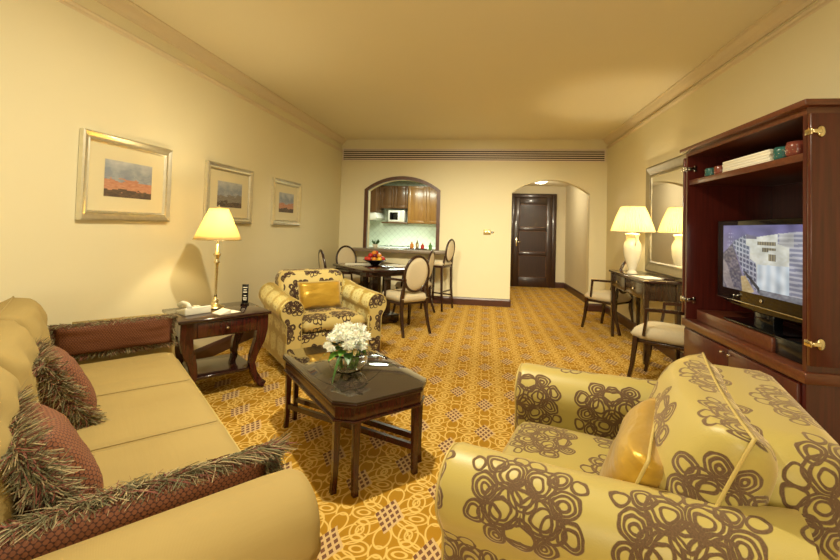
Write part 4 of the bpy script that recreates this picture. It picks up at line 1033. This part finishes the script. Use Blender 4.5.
mi = thing('wall_mirror', 'rectangular mirror in a wide silver frame above the console desk', 'mirror', (XR, 4.72, 1.475)); W2, H2 = .59, .625
g = G(); rings = []
for d_, o_ in ((0, 0), (0, .03), (.02, .042), (.05, .036), (.08, .028), (.10, .026), (.115, .030), (.13, .022), (.13, 0)): rings.append([g.bm.verts.new((-o_ - .002, sy * (W2 - d_), sz * (H2 - d_))) for sy, sz in ((-1, -1), (1, -1), (1, 1), (-1, 1))])
for A, B in zip(rings, rings[1:]):
    for j in range(4): g.face((A[j], A[(j + 1) % 4], B[(j + 1) % 4], B[j]), smooth=False)
obj('frame', g, 'mirror_silver', mi)
g = G(); g.box(-.018, -.002, -W2 + .11, W2 - .11, -H2 + .11, H2 - .11); obj('mirror_glass', g, 'mirror_glass', mi)
flatitem('brochure', 'pale open brochure on the console desk under the mirror', 'brochure', rect(.10, .14), .0005, .006, 'paper', (1.72, 4.66, DZ), .15)
flatitem('leather_folder', 'dark folder on the console desk beside the pale brochure', 'folder', rect(.05, .13), .0005, .014, 'espresso', (1.87, 4.60, DZ), -.1)
# ------------------------------------------------------------------ armoire
AX0, AX1, AY0, AY1 = 1.385, 1.945, 1.99, 3.09; ZB, ZTp = .72, 1.875
ar = thing('television_armoire', 'tall mahogany television cabinet with its upper doors folded open', 'cabinet', ((AX0 + AX1) / 2, (AY0 + AY1) / 2, 0)); hx, hy = (AX1 - AX0) / 2, (AY1 - AY0) / 2
g = G(); g.box(-hx + .004, hx, -hy + .004, hy - .004, .07, ZB - .05); obj('base_carcass', g, 'armoire_wood', ar)
g = G(); g.box(-hx + .03, hx, -hy + .03, hy - .03, 0, .07); obj('plinth', g, 'espresso', ar)
g = G(); g.box(-hx - .012, hx, -hy - .012, hy + .012, ZB - .05, ZB, .004); obj('ledge', g, 'armoire_edge', ar)
for s_ in (-1, 1):
    g = G(); g.box(-hx - .016, -hx + .004, min(s_ * .003, s_ * (hy - .03)), max(s_ * .003, s_ * (hy - .03)), .09, ZB - .06, .003); d_ = obj('lower_door', g, 'armoire_wood', ar)
    g = G(); g.tube([(-hx - .016, s_ * .035, ZB - .085), (-hx - .04, s_ * .035, ZB - .085)], [.005, .007], 8); obj('knob', g, 'chrome', d_)
    g = G(); g.box(-hx, hx, min(s_ * (hy - .022), s_ * hy), max(s_ * (hy - .022), s_ * hy), ZB, ZTp - .03); obj('side_panel', g, 'armoire_wood', ar)
    # upper door folded right round against the side
    g = G(); g.box(-hx - .006, hx - .03, min(s_ * (hy + .010), s_ * (hy + .032)), max(s_ * (hy + .010), s_ * (hy + .032)), ZB + .035, ZTp - .035, .003); ud = obj('upper_door', g, 'armoire_wood', ar)
    for z in (ZTp - .115, ZB + .13):
        g = G(); yy = s_ * (hy + .033)
        if s_ < 0:
            g.lathe([(.0001, .007), (.014, .006), (.018, 0)], 16, M4=at((-hx + .032, yy, z), 0, PI / 2) @ Matrix.Scale(1.5, 4, (0, 1, 0))); g.box(-hx - .006, -hx + .03, yy - .014, yy, z - .009, z + .009, .004); g.box(-hx - .012, -hx - .006, yy - .010, yy + .03, z - .013, z + .013, .002); obj('hinge', g, 'brass_light', ud)
        else:
            g.box(-hx - .016, -hx + .01, s_ * (hy + .004), s_ * (hy + .034), z - .018, z + .018, .003); g.box(-hx + .005, -hx + .045, hy - .030, hy - .0225, z - .012, z + .012, .002); g.box(-hx + .04, -hx + .058, hy - .030, hy - .0225, z - .022, z + .022, .002); g.box(-hx - .012, -hx + .006, hy - .028, hy + .02, z - .012, z + .012, .002); obj('hinge', g, 'chrome', ud)
g = G(); g.box(hx - .02, hx, -hy + .022, hy - .022, ZB, ZTp - .03); obj('back_panel', g, 'armoire_wood', ar)
g = G(); g.box(-hx, hx, -hy, hy, ZTp - .03, ZTp); g.box(-hx - .03, hx, -hy - .035, hy + .035, ZTp, ZTp + .028, .004); obj('top', g, 'armoire_edge', ar)
SH = 1.68
g = G(); g.box(-hx + .012, hx - .02, -hy + .022, hy - .022, SH - .035, SH, .002); obj('shelf', g, 'armoire_edge', ar)
# items on the shelf
bx0, bx1 = 2.30, 2.74
for i in range(5):
    g = G(); e = (i * 37 % 5) * .004; g.box(-.115, .115, -(bx1 - bx0) / 2 + e, (bx1 - bx0) / 2 - e * .5, 0, .0135, .0015)
    o = obj('magazine', g, 'paper'); o.location = (1.55, (bx0 + bx1) / 2, SH + .0005 + i * .0145)
    tag(o, 'white magazine, %s the stack on the cabinet shelf' % ['lowest in', 'second from the bottom of', 'middle one of', 'second from the top of', 'topmost of'][i], 'magazine', 'magazines stacked on the cabinet shelf')
def cup(label, x, y, mat, s_=1):
    t = thing('candle_holder', label, 'candle holder', (x, y, SH), 0, 'mosaic glass candle holders')
    g = G(); g.lathe([(.0001, .001), (.030 * s_, .001), (.037 * s_, .012), (.038 * s_, .05), (.034 * s_, .062 * s_), (.031 * s_, .062 * s_), (.034 * s_, .05), (.033 * s_, .014), (.0001, .008)], 20, cap=False); o = obj('glass_cup', g, mat, t)
    g = G()
    for k_ in range(10):
        a_ = k_ * 2 * PI / 10
        for z in (.018, .032, .046): g.ball((.038 * s_ * math.cos(a_ + z * 20), .038 * s_ * math.sin(a_ + z * 20), z), .0022, 1)
    obj('mosaic_beads', g, 'brass_light', t)
cup('teal mosaic candle holder at the far end of the cabinet shelf', 1.455, 2.90, 'teal_glass', .95)
cup('small red mosaic candle holder left of the magazines', 1.455, 2.795, 'red_glass', .92)
cup('teal mosaic candle holder right of the magazines', 1.45, 2.235, 'teal_glass', 1.05)
cup('red mosaic candle holder at the near end of the cabinet shelf', 1.445, 2.135, 'red_glass', 1.15)
# television on a plinth
g = G(); g.box(1.43, 1.80, 2.28, 3.02, ZB + .001, ZB + .075, .004); tag(obj('television_riser', g, 'armoire_edge'), 'brown wooden riser board under the television', 'riser')
g = G(); g.box(1.44, 1.75, 2.04, 2.27, ZB + .001, ZB + .09, .004); tag(obj('set_top_box', g, 'black_plastic'), 'black box beside the wooden riser under the television', 'set top box')
TVX = 1.50; tv = thing('television', 'black flat screen television showing a lit building at dusk', 'television', (TVX, 2.475, ZB + .076)); zb = ZB + .076
SW, SHH = .70, .385; zc = 1.172 - zb
g = G()
pts = [(-.445, .405 + zc - .20), (-.445, zc - .26), (-.30, zc - .29), (0, zc - .305), (.30, zc - .29), (.445, zc - .26), (.445, .405 + zc - .20)]
pts = [(-.435, zc + .225), (-.435, zc - .262), (-.28, zc - .285), (0, zc - .296), (.28, zc - .285), (.435, zc - .262), (.435, zc + .225)]
g.prism(pts, 'x', .0, .07, .008); obj('housing', g, 'black_gloss', tv)
g = G(); g.box(-.004, .0, -.436, .436, zc - .262, zc - .256, .001); obj('trim_line', g, 'chrome', tv)
g = G(); g.lathe([(.012, 0), (.012, .004), (.007, .005)], 16, M4=at((-.0005, -.0, zc - .225), 0, 0, -PI / 2)); obj('power_button', g, 'chrome', tv)
g = G(); g.box(.01, .06, -.08, .08, .012, zc - .27, .005); g.box(-.06, .16, -.25, .25, 0.0005, .014, .005); obj('stand', g, 'black_gloss', tv)
def inside(poly, x, y):
    c = False; n = len(poly)
    for i in range(n):
        x1, y1 = poly[i]; x2, y2 = poly[i - 1]
        if (y1 > y) != (y2 > y) and x < (x2 - x1) * (y - y1) / (y2 - y1) + x1: c = not c
    return c
def scr(u, v):
    y = 1 - v
    n = noise.noise(Vector((u * 30, v * 30, 0))) * .5 + .5
    c = lerp3((.20, .18, .36), (.42, .37, .52), y * 1.3)
    if u < .16 and y > .12 and y < .5 and inside([(.07, .12), (.15, .10), (.17, .6), (.05, .6)], u, y): c = lerp3(c, (.75, .7, .85), .5 if int(u * 60) % 2 and int(y * 30) % 2 else .05)
    if inside([(0, .45), (.14, .28), (.28, .75), (.38, 1), (0, 1)], u, y): c = lerp3((.10, .09, .15), (.55, .48, .42), n * n)
    if inside([(.0, .55), (.05, .6), (.17, 1), (.06, 1), (.0, .85)], u, y): c = lerp3((.35, .28, .26), (.9, .8, .75), .4 * n)
    if inside([(.14, .26), (.33, .14), (.50, .18), (.50, 1), (.3, .75)], u, y):   # gridded wing
        gx = ((u - .14) * 22) % 1; gy = ((y + (u - .14) * -.35) * 14) % 1; c = (.16, .17, .24) if gx > .3 and gy > .35 else (.62, .62, .66)
    if inside([(.33, .20), (.72, .12), (.84, .2), (.84, .96), (.5, .93), (.45, .55), (.38, .5), (.38, .32), (.33, .3)], u, y): c = lerp3((.85, .82, .62), (1.0, 1.0, .88), n)
    if inside([(.33, .13), (.46, .17), (.46, .20), (.33, .20)], u, y): c = (.25, .22, .28)
    for (a0, a1, b0, b1) in ((.47, .68, .235, .285), (.53, .68, .325, .36), (.53, .60, .36, .38), (.60, .68, .41, .50)):
        if a0 < u < a1 and b0 < y < b1: c = (.20, .16, .12) if int(u * 70) % 2 else (.45, .38, .22)
    if inside([(.47, .57), (.82, .55), (.82, .95), (.47, .92)], u, y): c = lerp3((.75, .85, .88), (1.1, 1.15, 1.1), .5 + .5 * math.sin(u * 60))
    if u > .70 and y > .13 - .04 * math.sin((u - .7) * 6) and inside([(.70, .10), (.85, .06), (1, .12), (1, 1), (.82, 1), (.82, .3), (.70, .26)], u, y): c = (.34, .34, .42) if (y * 16 + u * .5) % 1 > .45 else (.66, .64, .66)
    if u > .72 and u < .86 and y > .12 and y < .3 and v > 0: c = lerp3(c, (.85, .82, .66), .5)
    if inside([(.29, .70), (.32, .69), (.50, .90), (.5, .97)], u, y): c = (.06, .06, .08)
    if inside([(.26, .78), (.32, .76), (.44, .97), (.40, 1), (.28, 1)], u, y): c = lerp3((.65, .42, .15), (.95, .75, .4), n)
    if u > .5 and y > .94 - .02: c = lerp3((.15, .14, .17), (.5, .5, .5), n)
    g_ = .62 + .25 * noise.noise(Vector((u * 9, v * 7, 3))); return tuple(x * g_ * (.75 + .25 * v) * w__ for x, w__ in zip(c, (.95, .95, 1.0)))
so = picture_mesh('screen', scr, SW, SHH, 210, 118, 'screen_image', tv, off=.003); so.rotation_euler = (0, 0, PI); so.location = (0, .01, zc)
